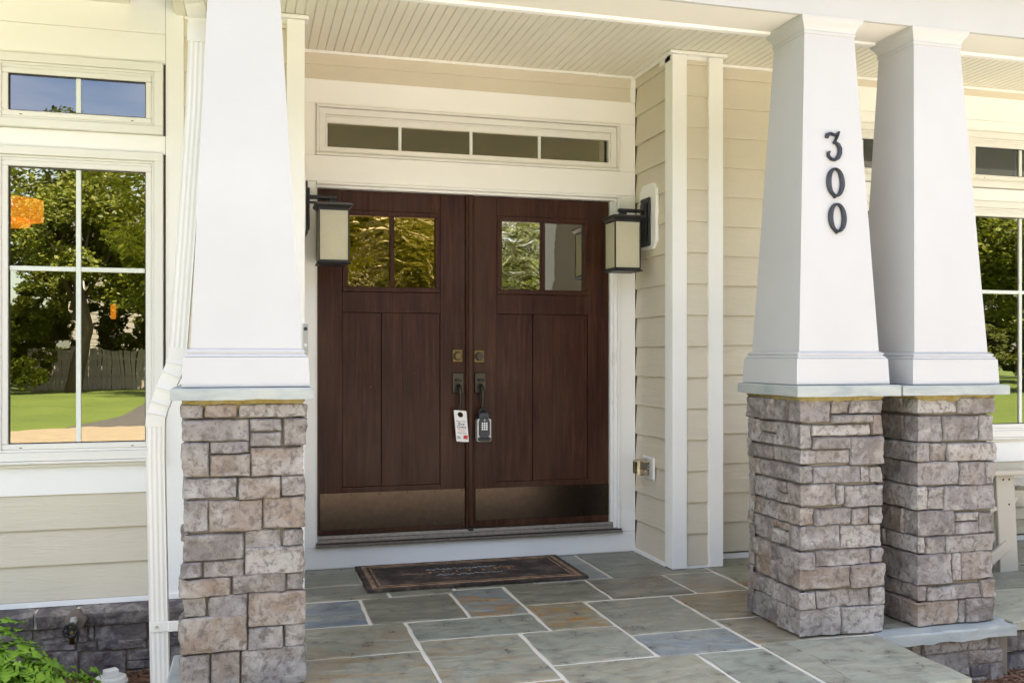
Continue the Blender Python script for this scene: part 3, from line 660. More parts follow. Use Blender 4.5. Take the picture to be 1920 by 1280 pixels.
# lap siding: every board is a part of its wall
def boards(parent, axis, a0, a1, plane, bottoms, zmax, flip=1, h=0.178, mat=None):
    """axis 'x': board runs in x at y=plane facing -y.  axis 'y': runs in y at x=plane facing -x (flip=1) or +x (flip=-1)"""
    for zb in bottoms:
        zt = min(zb + h, zmax)
        if zt - zb < 0.012: continue
        t0, t1 = 0.0165, 0.002
        if zt < zb + h - 1e-6: t1 = t0 - (t0 - t1) * (zt - zb) / h
        mb = MB()
        if axis == 'x':
            prof = [(plane - t0 + 0.001, zb), (plane - t0, zb + 0.002), (plane - t1, zt), (plane + 0.02, zt), (plane + 0.02, zb)]
            mb.loft([[(a0, y, z) for y, z in prof], [(a1, y, z) for y, z in prof]])
        else:
            s = flip
            prof = [(plane - s * (t0 - .001), zb), (plane - s * t0, zb + 0.002), (plane - s * t1, zt), (plane + s * 0.02, zt), (plane + s * 0.02, zb)]
            mb.loft([[(x, a0, z) for x, z in prof], [(x, a1, z) for x, z in prof]])
        mb.obj('siding_board', mat or M['siding'], parent)
def bots(first, step, zmin): 
    out = []; z = first
    while z > zmin: out.append(z); z -= step
    return out
LW = MB().box(-3.5, -0.30, 5.185, 5.20, -0.02, -0.005).obj('left_wall', M['trim'], house)
boards(LW, 'x', -3.5, -0.395, 5.185, [0.357, 0.182, 0.007], 0.527)
boards(LW, 'x', -3.5, -1.60, 5.185, bots(3.1, 0.1765, 0.5), 3.3)
sw = MB().box(-0.302, 0.0, 5.185, 5.20, -0.02, 0.03).obj('siding_wall', M['trim'], house)
boards(sw, 'x', -0.302, 0.0, 5.185, bots(3.0 + .02, 0.1765, 0.02), 3.2)
RW = MB().box(2.655, 7.0, 5.188, 5.208, 0.0, 0.032).obj('right_wall', M['trim'], house)
boards(RW, 'x', 2.655, 3.20, 5.192, bots(2.867, 0.1765, 0.03), 2.947)
boards(RW, 'x', 3.20, 7.0, 5.192, bots(0.399, 0.1765, 0.03), 0.522)
boards(RW, 'x', 3.20, 7.0, 5.192, [2.893], 2.947)
# returns of the door recess
RR = MB().box(2.330, 2.36, 5.095, 5.54, 0.0, 0.022).obj('recess_side_wall', M['trim'], house)
boards(RR, 'y', 5.095, 5.54, 2.352, bots(2.875, 0.1785, 0.01), 2.947)
RL = MB().box(0.268, 0.290, 5.095, 5.54, 0.0, 0.022).obj('recess_side_wall', M['trim'], house)
boards(RL, 'y', 5.095, 5.54, 0.278, bots(2.875, 0.1785, 0.01), 2.947, flip=-1)
# pilaster fronts with corner boards
for (xa, xb, inner) in ((2.334, 2.652, 1), (-0.03, 0.292, -1)):
    P = MB().box(xa + 0.05, xb - 0.05, 5.008, 5.03, 0.0, 0.02).obj('pilaster', M['trim'], house)
    x_l1 = xa + 0.09; x_r0 = xb - 0.09
    boards(P, 'x', x_l1, x_r0, 5.018, bots(2.878, 0.1787, 0.015), 2.90, h=0.18)
    MB().box(xa, x_l1, 4.992, 5.02, 0.003, 2.925, 0.002).obj('corner_board', M['trim'], P)
    MB().box(x_r0, xb, 4.992, 5.02, 0.003, 2.925, 0.002).obj('corner_board', M['trim'], P)
    if inner == 1: MB().box(xa + 0.0, xa + 0.024, 5.0205, 5.095, 0.003, 2.9352, 0.002).obj('corner_board', M['trim'], P)
    else: MB().box(xb - 0.024, xb, 5.0205, 5.095, 0.003, 2.9352, 0.002).obj('corner_board', M['trim'], P)
    MB().box(xa - 0.02, xb + 0.02, 4.975, 5.06, 2.927, 2.946, 0.003).obj('ceiling_molding', M['trim'], P)
    MB().box(xa, xb, 5.02, 5.17, 2.90, 2.93, 0).obj('head_block', M['trim'], P)
    # outer return
    if inner == 1: MB().box(xb - 0.024, xb, 5.02, 5.19, 0.0, 2.925, 0.002).obj('corner_board', M['trim'], P)
    else: MB().box(xa, xa + 0.024, 5.02, 5.19, 0.0, 2.925, 0.002).obj('corner_board', M['trim'], P)

# flat white trim boards round the window units
def trimboards(parent, lst, y=5.172, yb=5.20, name='trim_board'):
    for (a, b, c, d) in lst: MB().box(a + .0008, b - .0008, y, yb, c + .0008, d - .0008, 0.0015).obj(name, M['trim'], parent)
trimboards(LW, [(-0.391, -0.302, -0.02, 3.3), (-1.60, -0.391, 2.848, 3.3), (-1.60, -0.391, 2.698, 2.848), (-1.60, -0.391, 2.238, 2.332),
                (-1.60, -1.202, 2.332, 2.698), (-1.60, -1.202, 0.527, 2.238), (-1.20, -0.391, 0.527, 0.685)])
trimboards(RW, [(3.20, 3.262, 0.522, 2.893), (3.262, 7.0, 2.74, 2.893), (3.262, 7.0, 2.655, 2.74), (3.262, 7.0, 2.21, 2.30), (4.165, 4.468, 2.30, 2.655), (4.165, 4.468, 0.522, 2.21),
                (3.262, 4.165, 0.522, 0.668), (4.468, 7.0, 0.522, 0.668), (5.375, 7.0, 0.668, 2.21), (5.375, 7.0, 2.30, 2.655)])

def frame4(parent, name, x0, x1, z0, z1, w, y0, y1, mat, bev=0.002):
    """four mitred-looking members around an opening (x0..x1,z0..z1 is the OUTER size)"""
    for (a, b, c, d) in ((x0, x1, z1 - w, z1), (x0, x1, z0, z0 + w), (x0, x0 + w, z0 + w, z1 - w), (x1 - w, x1, z0 + w, z1 - w)):
        MB().box(a, b, y0, y1, c, d, bev).obj(name, mat, parent)
def frame_one(parent, name, x0, x1, z0, z1, w, y0, y1, mat, bev=0.002):
    mb = MB()
    for (a, b, c, d) in ((x0, x1, z1 - w, z1), (x0, x1, z0, z0 + w), (x0, x0 + w, z0 + w, z1 - w), (x1 - w, x1, z0 + w, z1 - w)):
        mb.box(a, b, y0, y1, c, d, bev)
    return mb.obj(name, mat, parent)
def window(x0, x1, z0, z1, yw, muv, muh, sill=False, label=None):
    gm_ = M['winglass' if z1 - z0 > .5 else 'transomglass']
    w = part('window')
    if label: w['label'] = label
    frame_one(w, 'casing', x0 - 0.083, x1 + 0.083, z0 - 0.083, z1 + 0.096, 0.042, yw - 0.028, yw + 0.02, M['vinyl'], 0.003)
    frame_one(w, 'casing_bead', x0 - 0.0405, x1 + 0.0405, z0 - 0.0405, z1 + 0.0535, 0.012, yw - 0.014, yw + 0.02, M['vinyl'])
    frame_one(w, 'sash', x0 - 0.028, x1 + 0.028, z0 - 0.028, z1 + 0.028, 0.028, yw - 0.010, yw + 0.03, M['vinyl'], 0.004)
    frame_one(w, 'glazing_gasket', x0 - 0.0005, x1 + 0.0005, z0 - 0.0005, z1 + 0.0005, 0.0045, yw + 0.0, yw + 0.02, M['black'], 0)
    MB().box(x0 - 0.0275, x1 + 0.0275, yw - 0.008, yw + 0.02, z1 + 0.0285, z1 + 0.041, 0.001).obj('head_strip', M['vinyl'], w)
    xs = [x0] + list(muv) + [x1]; zs = [z0] + list(muh) + [z1]
    for i in range(len(xs) - 1):
        for j in range(len(zs) - 1):
            MB().box(xs[i] + .002, xs[i + 1] - .002, yw + 0.012, yw + 0.017, zs[j] + .002, zs[j + 1] - .002).obj('pane', gm_, w)
    for m in muv: MB().box(m - 0.0115, m + 0.0115, yw + 0.003, yw + 0.024, z0 + .004, z1 - .004, 0.002).obj('muntin', M['muntin'], w)
    for m in muh:
        xa = [x0 + .004] + [v for v in muv]; 
        for i in range(len(xs) - 1):
            MB().box(xs[i] + (0.0117 if i else .004), xs[i + 1] - (0.0117 if i < len(xs) - 2 else .004), yw + 0.004, yw + 0.023, m - 0.0115, m + 0.0115, 0.002).obj('muntin', M['muntin'], w)
    for fx in (0.09, 0.90):
        xx = x0 + (x1 - x0) * fx; MB().box(xx - .006, xx + .006, yw - 0.0106, yw - 0.005, z0 - 0.021, z0 - 0.017).obj('weep_slot', M['black'], w)
    if sill:
        MB().box(x0 - 0.09, x1 + 0.09, yw - 0.040, yw + 0.02, z0 - 0.098, z0 - 0.0845, 0.003).obj('sill', M['vinyl'], w)
        MB().box(x0 - 0.083, x1 + 0.083, yw - 0.018, yw + 0.02, z0 - 0.1155, z0 - 0.099, 0.003).obj('sill', M['vinyl'], w)
    return w
window(-1.115, -0.485, 2.416, 2.597, YW, [-0.80], [], label='small two pane transom window at upper left')
window(-1.115, -0.485, 0.783, 2.143, YW, [-0.80], [1.645], True, label='tall four pane window at left')
window(3.34, 4.08, 2.388, 2.568, 5.178, [3.71], [])
window(3.34, 4.08, 0.768, 2.119, 5.178, [3.71], [1.63], True)
window(4.553, 5.29, 2.388, 2.568, 5.178, [4.918], [], label='small transom window at upper right')
window(4.553, 5.29, 0.768, 2.119, 5.178, [4.918], [1.63], True, label='tall four pane window at right')

# ------------------------------------------------------------------ door wall
DW = MB().box(0.292, 2.338, 5.545, 5.60, 0.0, 0.004).obj('door_wall', M['trim'], house)
boards(DW, 'x', 0.292, 2.309, 5.562, [2.871], 2.947, h=0.178)
boards(DW, 'x', 0.292, 2.309, 5.562, [2.786], 2.873, h=0.178)
MB().box(2.309, 2.338, 5.535, 5.60, 2.786, 2.947, 0.001).obj('trim_board', M['trim'], DW)
def tb(a, b, c, d, y=5.54, yb=5.60): MB().box(a + .0006, b - .0006, y, yb, c + .0006, d - .0006, 0.0012).obj('trim_board', M['trim'], DW)
tb(0.292, 2.338, 2.648, 2.786); tb(0.292, 2.338, 2.206, 2.354)
tb(0.292, 0.386, 2.354, 2.648); tb(2.236, 2.338, 2.354, 2.648)
tb(2.236, 2.338, 0.125, 2.206); tb(0.292, 0.386, 0.125, 2.206)
tb(0.292, 2.338, 0.004, 0.125)
tw = part('transom_window')
frame_one(tw, 'casing', 0.387, 2.235, 2.355, 2.647, 0.016, 5.528, 5.60, M['vinyl'], 0.004)
frame_one(tw, 'sash', 0.404, 2.218, 2.372, 2.629, 0.036, 5.552, 5.60, M['vinyl'], 0.003)
frame_one(tw, 'casing_bead', 0.441, 2.181, 2.370 + .006, 2.592, 0.012, 5.560, 5.60, M['vinyl'], 0.003)
MB().box(0.45, 2.17, 5.562, 5.60, 2.548, 2.579).obj('head_strip', M['vinyl'], tw)
xs = [0.454, 0.870, 1.296, 1.722, 2.150]
for a, b in zip(xs, xs[1:]): MB().box(a + .003, b - .003, 5.578, 5.583, 2.389, 2.547).obj('pane', M['winglass'], tw)
for a in xs[1:-1]: MB().box(a - 0.009, a + 0.009, 5.566, 5.592, 2.388, 2.548, 0.002).obj('muntin', M['muntin'], tw)
# door frame
df = part('door_frame')
MB().box(0.3875, 2.2345, 5.528, 5.60, 2.189, 2.205, 0.004).obj('head_casing', M['trim'], df)
MB().box(0.3875, 2.2180, 5.545, 5.60, 2.172, 2.188, 0.003).obj('head_casing', M['trim'], df)
MB().box(2.2190, 2.2345, 5.528, 5.60, 0.128, 2.188, 0.004).obj('side_casing', M['trim'], df)
MB().box(2.1970, 2.2180, 5.545, 5.60, 0.15, 2.171, 0.003).obj('side_casing', M['trim'], df)
MB().box(2.180, 2.1962, 5.560, 5.62, 0.18, 2.171, 0.003).obj('side_jamb', M['trim'], df)
MB().box(0.3875, 0.3935, 5.545, 5.60, 0.128, 2.171, 0.002).obj('side_jamb', M['trim'], df)
MB().box(2.190, 2.205, 5.540, 5.555, 1.155, 1.235, 0.002).obj('strike_plate', M['vinyl'], df)
th = part('threshold')
MB().prism_x([(5.505, 0.1285), (5.500, 0.138), (5.545, 0.152), (5.575, 0.176), (5.62, 0.180), (5.62, 0.1285)], 0.386, 2.24).obj('sill_plate', M['sill'], th)
MB().box(0.386, 2.24, 5.515, 5.53, 0.143, 0.150, 0.002).obj('sill_nose', M['darkbrass'], th)
MB().box(0.395, 2.20, 5.556, 5.575, 0.166, 0.186, 0.003).obj('sill_nose', M['sill'], th)

def door(x0, x1, gx0, gx1, p1, p2, kick, left, label):
    d = part('front_door'); d['label'] = label
    y0, yb = 5.585, 5.625; z0, z1 = 0.187, 2.168; wd = M['wood']
    def m(name, a, b, c, e, ya=y0, bv=0.0015, mat=wd): return MB().box(a, b, ya, yb, c, e, bv).obj(name, mat, d)
    ga, gb = gx0 - 0.032, gx1 + 0.030            # glazing frame outer
    za, zb = 1.585, 2.055
    sL = p1[0]; sR = p2[1]
    m('stile', x0, sL, z0, z1); m('stile', sR, x1, z0, z1)
    m('top_rail', sL + .0008, sR - .0008, zb + .0008, z1); m('lock_rail', sL + .0008, sR - .0008, 1.466, za - .0008)
    m('bottom_rail', sL + .0008, sR - .0008, z0, 0.455)
    m('mullion', p1[1], p2[0], 0.4558, 1.4652)
    for p in (p1, p2):
        m('panel', p[0] + .001, p[1] - .001, 0.456, 1.465, y0 + 0.011)
    fr = frame_one(d, 'glass_frame', max(ga, sL + .0008), min(gb, sR - .0008), za, zb, 0.030, y0 - 0.007, yb - .01, wd, 0.003)
    gx0 = max(ga, sL + .0008) + 0.030; gx1 = min(gb, sR - .0008) - 0.030
    gm = (gx0 + gx1) / 2
    MB().box(gm - 0.013, gm + 0.013, y0 - 0.004, yb - .01, za + .0305, zb - .0305, 0.003).obj('glass_bar', wd, d)
    wav = M['wavyglass']
    mats = (wav, wav) if left else (M['wavyglass2'], M['clearbevel'])
    MB().box(gx0 - .001, gm - .012, 5.600, 5.605, za + .029, zb - .029).obj('glass_pane', mats[0], d)
    MB().box(gm + .012, gx1 + .001, 5.600, 5.605, za + .029, zb - .029).obj('glass_pane', mats[1], d)
    k = MB().box(kick[0], kick[1], y0 - 0.003, y0 + .002, kick[2], kick[3], 0.001).obj('kick_plate', M['kick'], d)
    for i in range(6):
        for zz in (kick[2] + .012, kick[3] - .012):
            xx = kick[0] + .02 + (kick[1] - kick[0] - .04) * i / 5
            MB().cyl((xx, y0 - .0045, zz), (xx, y0 - .002, zz), 0.004, n=8).obj('screw', M['darkbrass'], k)
    return d
M['wavyglass2'] = glass_mat('wavy_clear_door_glass', (1.0, 0.93, 0.78), 0.42, (0.3, 0.27, 0.2), 0.6, 9, 0.0032, (1.0, 1, 1.7))
dl = door(0.395, 1.277, 0.566, 1.091, (0.539, 0.766), (0.885, 1.113), (0.410, 1.262, 0.212, 0.425), True, 'left leaf of the dark brown double door')
dr = door(1.30, 2.178, 1.479, 2.017, (1.459, 1.687), (1.813, 2.042), (1.326, 2.178, 0.228, 0.421), False, 'right leaf of the dark brown double door')
ast = part('astragal')
MB().box(1.264, 1.314, 5.560, 5.584, 0.186, 2.168, 0.005).obj('astragal_board', M['wood'], ast)
MB().box(1.276, 1.302, 5.548, 5.5595, 0.200, 2.166, 0.004).obj('astragal_bead', M['wood'], ast)
MB().box(1.276, 1.306, 5.546, 5.5595, 0.176, 0.198, 0.003).obj('astragal_boot', M['black'], ast)
def sq_ring(mb, cx, cz, w, h, y0, y1, b): mb.box(cx - w / 2, cx + w / 2, y0, y1, cz - h / 2, cz + h / 2, b)
Y0 = 5.585
for (cx, cz, d, keyed) in ((1.216, 1.214, dl, True), (1.349, 1.211, dr, False)):
    mb = MB(); sq_ring(mb, cx, cz, 0.064, 0.078, Y0 - .008, Y0 - .0002, .003); db = mb.obj('deadbolt', M['brass'], d)
    MB().cyl((cx, Y0 - .022, cz), (cx, Y0 - .008, cz), 0.023, 0.026, 20).obj('cylinder_rose', M['darkbrass'], db, autos=40)
    MB().cyl((cx, Y0 - .026, cz), (cx, Y0 - .0221, cz), 0.017, 0.018, 18).obj('keyway' if keyed else 'blank_cover', M['brass' if keyed else 'darkbrass'], db, autos=40)
for (cx, d) in ((1.219, dl), (1.355, dr)):
    h = MB().box(cx - .036, cx + .036, Y0 - .011, Y0 - .0002, 0.990, 1.115, .004).obj('handleset', M['darkbrass'], d)
    MB().box(cx - .018, cx + .018, Y0 - .034, Y0 - .011, 1.062, 1.074, .003).obj('thumb_latch', M['black'], h)
    pts = [(cx, Y0 - .012, 1.03), (cx, Y0 - .035, 1.036), (cx, Y0 - .055, 1.022), (cx + .002, Y0 - .062, .99), (cx + .003, Y0 - .060, .95), (cx + .001, Y0 - .055, .91), (cx - .002, Y0 - .050, .875), (cx - .004, Y0 - .040, .845), (cx - .004, Y0 - .018, .828), (cx - .004, Y0 - .001, .822)]
    MB().tube(pts, [.009, .012, .013, .012, .0095, .0085, .008, .0085, .009, .012], 10).obj('grip', M['darkbrass'], h, smooth=True)

# ------------------------------------------------------------------ porch ceiling and beam
pc = MB().box(-0.35, 7.2, 3.95, 5.62, 2.962, 2.99).obj('porch_ceiling', M['ceiling'], house)
xk = -0.34; k = 0
def bead_plank(x0, x1, ya, yb):
    g = 0.0045
    prof = [(x0 + .0004, 2.962), (x0 + .0004, 2.9565), (x0 + g, 2.9505), (x1 - g, 2.9505), (x1 - .0004, 2.9565), (x1 - .0004, 2.962)]
    MB().loft([[(x, ya, z) for x, z in prof], [(x, yb, z) for x, z in prof]]).obj('ceiling_plank', M['ceiling'], pc)
while xk < 7.0:
    x1 = xk + 0.0485
    yb = 5.56 if (xk > 0.24 and x1 < 2.36) else 5.185
    bead_plank(xk, x1, 3.98, yb); xk = x1
# cove strips
for (a, b, c, d) in ((0.292, 2.33, 5.538, 5.556), (2.66, 7.0, 5.165, 5.182), (-0.30, -0.03, 5.165, 5.182)):
    MB().box(a, b, c, d, 2.9355, 2.9502, 0.002).obj('cove_molding', M['trim'], pc)
MB().box(2.3225, 2.3355, 5.0605, 5.537, 2.9255, 2.9502, 0.002).obj('cove_molding', M['trim'], pc)
bm_ = part('porch_beam')
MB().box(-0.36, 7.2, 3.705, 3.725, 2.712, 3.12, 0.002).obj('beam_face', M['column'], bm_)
MB().box(-0.36, 7.2, 3.725, 3.965, 2.716, 2.735, 0.001).obj('beam_soffit', M['soffit'], bm_)
MB().box(-0.36, 7.2, 3.966, 4.012, 2.706, 2.732, 0.006).obj('beam_trim', M['trim'], bm_)
MB().box(-0.36, 7.2, 3.985, 4.004, 2.7325, 2.962, 0.001).obj('beam_face', M['soffit'], bm_)
MB().box(-0.38, -0.361, 3.70, 4.02, 2.70, 3.12, 0.001).obj('beam_end', M['trim'], bm_)
MB().box(-0.36, 7.2, 3.73, 3.98, 2.9, 3.12, 0).obj('beam_core', M['trim'], bm_)
# ------------------------------------------------------------------ porch columns
def column(name_label, cx, hp, hc, cap, base, zs, tophalf, yc=3.8575):
    """cx centre, hp pier half width; cap=(x0,x1,z0,z1); base=(x0,x1,z0,z1)"""
    c = thing('porch_column', name_label, 'column', (cx, yc, 0), 'tapered columns on stone piers along the porch')
    MB().box(cx - hp + .022, cx + hp - .022, 3.64 + .022, 4.09 - .022, 0, 1.02, 0).obj('pier_core', M['mortar'], c)
    zc = cap[2]
    mb = MB()
    n = 14
    def ringz(z, o, j): 
        pts = []
        rr = random.Random(j)
        for (ax, ay, bx_, by) in ((cx-hp-o, 3.64-o, cx+hp+o, 3.64-o), (cx+hp+o, 3.64-o, cx+hp+o, 4.09+o), (cx+hp+o, 4.09+o, cx-hp-o, 4.09+o), (cx-hp-o, 4.09+o, cx-hp-o, 3.64-o)):
            for i in range(n):
                t = i / n; pts.append((ax + (bx_-ax)*t + rr.uniform(-.003,.003), ay + (by-ay)*t + rr.uniform(-.003,.003), z + rr.uniform(-.007,.005) * (1 if z < zc - .003 else 0)))
        return pts
    mb.loft([ringz(zc - .034, -0.020, 1), ringz(zc - .026, -0.004, 2), ringz(zc - 0.010, 0.002, 3), ringz(zc - 0.0005, 0.004, 4)])
    mb.obj('mortar_band', M['moss'], c, smooth=True)
    P = jagged(cap[0], cap[1], 3.60, 4.115, 10, 0.003, int(cx * 50) + 9)
    slab(P, cap[3], cap[3] - cap[2], (0, 0, 0), 0, 'cap_slab', 0.006, M['cap'], c, jag=0.004)
    bx0, bx1, bz0, bz1 = base; hb = (bx1 - bx0) / 2; bc = (bx0 + bx1) / 2; yc2 = 3.63 + hb
    def ring(h, z): return [(bc - h, yc2 - h, z), (bc + h, yc2 - h, z), (bc + h, yc2 + h, z), (bc - h, yc2 + h, z)]
    MB().loft([ring(hb - .002, bz0 + .001), ring(hb, bz0 + .003), ring(hb - .005, bz1 - .002), ring(hb - .007, bz1)]).obj('plinth', M['column'], c)
    hs = zs[0]
    mz = bz1
    MB().loft([ring(hb - .012, mz + .0006), ring(hb - .010, mz + .003), ring(hb - .012, mz + .008), ring(hb - .020, mz + .012), ring(hb - .020, mz + .0165), ring(hb - .016, mz + .019), ring(hb - .017, mz + .023), ring(hs + .002, mz + .031)]).obj('base_molding', M['column'], c, autos=30)
    zt = 2.715
    def rg2(h, z, cxx=None): 
        q = zs[1]; return [(q - h, yc - h, z), (q + h, yc - h, z), (q + h, yc + h, z), (q - h, yc + h, z)]
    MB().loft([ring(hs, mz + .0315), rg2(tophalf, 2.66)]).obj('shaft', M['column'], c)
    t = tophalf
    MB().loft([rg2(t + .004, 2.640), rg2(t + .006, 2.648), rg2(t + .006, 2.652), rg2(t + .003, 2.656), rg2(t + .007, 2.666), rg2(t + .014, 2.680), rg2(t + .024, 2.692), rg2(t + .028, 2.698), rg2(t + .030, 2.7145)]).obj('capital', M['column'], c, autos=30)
    return c
TH = 0.1255
c1 = column('leftmost tapered white porch column on its stone pier, beside the downspout', -0.003, 0.213, 0, (-0.259, 0.242, 1.060, 1.100), (-0.221, 0.231, 1.101, 1.212), (0.197, -0.004), TH)
c2 = column('tapered white porch column with the black house numbers on its stone pier', 2.505, 0.205, 0, (2.262, 2.778, 1.043, 1.088), (2.277, 2.741, 1.089, 1.204), (0.200, 2.505), TH)
c3 = column('rightmost tapered white porch column on its stone pier, without numbers', 3.10, 0.205, 0, (2.786, 3.356, 1.043, 1.084), (2.862, 3.327, 1.085, 1.200), (0.198, 3.072), TH)
sd = 1000
def frontstones(c, F, xl, xr, cornerleft=True, top=1.027):
    global sd
    for (a, b, z0, z1) in F:
        sd += 1
        right = b > xr - 0.03; left = cornerleft and a < xl + 0.03
        z0 = max(z0, 0.002); z1 = min(z1, top)
        if right: stone([(a, 3.64), (xr, 3.64), (xr, 3.64 + 0.09 + (sd % 3) * .03)], z0, z1, 0.05, sd, M['stone'], c)
        elif left: stone([(xl, 3.64 + 0.09 + (sd % 3) * .03), (xl, 3.64), (b, 3.64)], z0, z1, 0.05, sd, M['stone'], c)
        else: stone([(a, 3.64), (b, 3.64)], z0, z1, 0.05, sd, M['stone'], c)
frontstones(c1, P1F, -0.216, 0.210, top=1.044)
for (c, C_, F_, xl, xr) in ((c2, P2C, P2F, 2.30, 2.712), (c3, P3C, P3F, 2.895, 3.305)):
    for (x1, yl, z0, z1) in C_:
        sd += 1; stone([(xl, yl), (xl, 3.64), (x1, 3.64)], max(z0, .002), min(z1, 1.03), 0.05, sd, M['stone'], c)
    frontstones(c, F_, xl, xr, False)
for (a, b, z0, z1) in P2L:
    sd += 1; stone([(2.30, min(a, b) if False else max(a, b)), (2.30, min(a, b))], z0, min(z1, 1.03), 0.05, sd, M['stone'], c2)
for (x1, yl, z0, z1) in P3C:     # the shaded left side of the last pier, beyond each corner stone
    if yl < 3.80:
        sd += 1; mid = (yl + 4.09) / 2 + RND.uniform(-.04, .04)
        stone([(2.895, mid), (2.895, yl)], max(z0, .002), z1, 0.05, sd, M['stone'], c3)
        stone([(2.895, 4.09), (2.895, mid)], max(z0, .002), z1, 0.05, sd + 7, M['stone'], c3)
    else:
        sd += 1; stone([(2.895, 4.09), (2.895, yl)], max(z0, .002), z1, 0.05, sd, M['stone'], c3)
# sides that only show from a step aside
for c, xl, xr in ((c1, -0.216, 0.210), (c2, 2.30, 2.712), (c3, 2.895, 3.305)):
    rubble(lambda a, b: [(xr, 3.77 + a), (xr, 3.77 + b)], 0, 0.32, 0.003, 1.03, int(xr * 100), M['stone'], c)
    if c is c1: rubble(lambda a, b: [(xl, 4.09 - a), (xl, 4.09 - b)], 0, 0.32, 0.003, 1.03, 77, M['stone'], c)
    rubble(lambda a, b: [(xr - a, 4.09), (xr - b, 4.09)], 0, xr - xl, 0.003, 1.03, int(xr * 100) + 5, M['stone'], c, wmax=.25)

# ------------------------------------------------------------------ stone foundation under the left window
FW = MB().box(-3.5, 0.0, 5.135, 5.20, GZ, -0.1).obj('foundation_wall', M['mortar'], house)
for i, (a, b, z0, z1) in enumerate(BASEL):
    stone([(a, 5.12), (b, 5.12)], max(z0, -0.415), min(z1, -.116), 0.05, 700 + i, M['darkstone'], FW, proud=-0.002 + (i % 3) * .003, rough=.014)
rubble(lambda a, b: [(-3.5 + a, 5.12), (-3.5 + b, 5.12)], 0, 2.27, -0.41, -0.118, 55, M['darkstone'], FW)
rubble(lambda a, b: [(a, 5.12), (b, 5.12)], -0.296, -0.02, -0.41, -0.118, 56, M['darkstone'], FW)
def ledge(x0, x1, seed):
    rnd = random.Random(seed); n = max(6, int((x1 - x0) / .03)); rings = []
    x0 += .0; 
    for i in range(n + 1):
        x = x0 + (x1 - x0) * i / n
        a = noise.noise(Vector((x * 10, seed, 0))) * .012; b = noise.noise(Vector((x * 17, seed, 5))) * .014; c = noise.noise(Vector((x * 24, seed, 9))) * .008
        rings.append([(x, 5.19, -0.022), (x, 5.10, -0.030), (x, 5.073, -0.046 + c * .5), (x, 5.076 + a, -0.062 + c), (x + b, 5.088 + b * .5, -0.082 + a * .5), (x, 5.094 + a, -0.100), (x, 5.105, -0.114), (x, 5.19, -0.114)])
    return MB().loft(rings).obj('ledge_stone', M['darkstone'], FW, autos=35)
for i, (a, b) in enumerate([(-3.5, -2.7), (-2.69, -2.0), (-1.99, -1.6), (-1.585, -0.988), (-0.975, -0.803), (-0.785, -0.30), (-0.29, -0.0)]): ledge(a, b, i * 7 + 1)
MB().box(-3.5, -0.02, 5.105, 5.19, -0.112, -0.030).obj('joint_mortar', M['joint'], FW)
MB().box(-3.5, -0.30, 5.165, 5.19, -0.0215, 0.005, 0.001).obj('drip_edge', M['trim'], FW)

# ------------------------------------------------------------------ house numbers
def digit(kind, cz, cx, label):
    root = thing('house_number', label, 'house number', (cx, 3.70, cz), 'black house numbers on the column')
    yf = 3.8575 - (0.200 + (TH - 0.200) * (cz - 1.235) / (2.66 - 1.235))       # plane of the column face here
    slope = (0.200 - TH) / (2.66 - 1.235)
    def ribbon(pts, wid, name):
        # pts (x,z) centre line; closed ribbons handled by caller repeating the first point
        n = len(pts); rings = []
        for i, (x, z) in enumerate(pts):
            a = Vector(pts[max(i - 1, 0)]); b = Vector(pts[min(i + 1, n - 1)]); d = (b - a).normalized(); nn = Vector((-d.y, d.x)); w = wid[i] / 2
            def P(o, h): 
                px, pz = x + nn.x * o, z + nn.y * o
                return (cx + px, yf + slope * pz - h, cz + pz)
            rings.append([P(-w, 0.0005), P(-w, .008), P(-w * .6, .013), P(-w * .25, .010), P(w * .25, .010), P(w * .6, .013), P(w, .008), P(w, 0.0005)])
        MB().loft(rings).obj(name, M['numbers'], root, autos=40)
    if kind == '0':
        pts = []; wd = []
        for i in range(41):
            a = -pi * 0.56 - 2 * pi * i / 40 * 1.0
            x = 0.034 * cos(a); z = 0.060 * sin(a)
            pts.append((x, z)); wd.append(0.010 + 0.013 * abs(cos(a)) ** 1.3)
        ribbon(pts, wd, 'numeral_stroke')
        ribbon([(-0.018, -0.052), (-0.006, -0.070)], [.013, .007], 'numeral_tip')
    else:
        ribbon([(-0.036, 0.035), (-0.033, 0.048), (-0.018, 0.056), (0.004, 0.050), (0.018, 0.053), (0.027, 0.066)], [.016, .019, .014, .012, .015, .008], 'numeral_stroke')
        ribbon([(0.022, 0.055), (0.012, 0.034), (-0.003, 0.012)], [.009, .010, .010], 'numeral_stroke')
        pts = [(-0.004, 0.014), (0.008, 0.016), (0.021, 0.008), (0.029, -0.010), (0.028, -0.030), (0.018, -0.050), (0.0, -0.061), (-0.018, -0.058), (-0.031, -0.045), (-0.032, -0.031), (-0.022, -0.026)]
        ribbon(pts, [.009, .013, .018, .021, .021, .018, .014, .013, .014, .012, .009], 'numeral_stroke')
    for (sx, sz) in (((0.0, 0.061), (-0.0, -0.058)) if kind == '0' else ((-0.012, 0.054), (-0.016, -0.058))):
        MB().cyl((cx + sx, yf + slope * sz - .016, cz + sz), (cx + sx, yf + slope * sz - .008, cz + sz), .0028, n=8).obj('screw', M['bronze'], root)
digit('3', 2.141, 2.508, 'black numeral 3 with a flat top on the white column')
digit('0', 1.980, 2.510, 'upper black numeral 0 on the white column, just below the 3')
digit('0', 1.823, 2.514, 'lower black numeral 0 on the white column, lowest of the numbers')

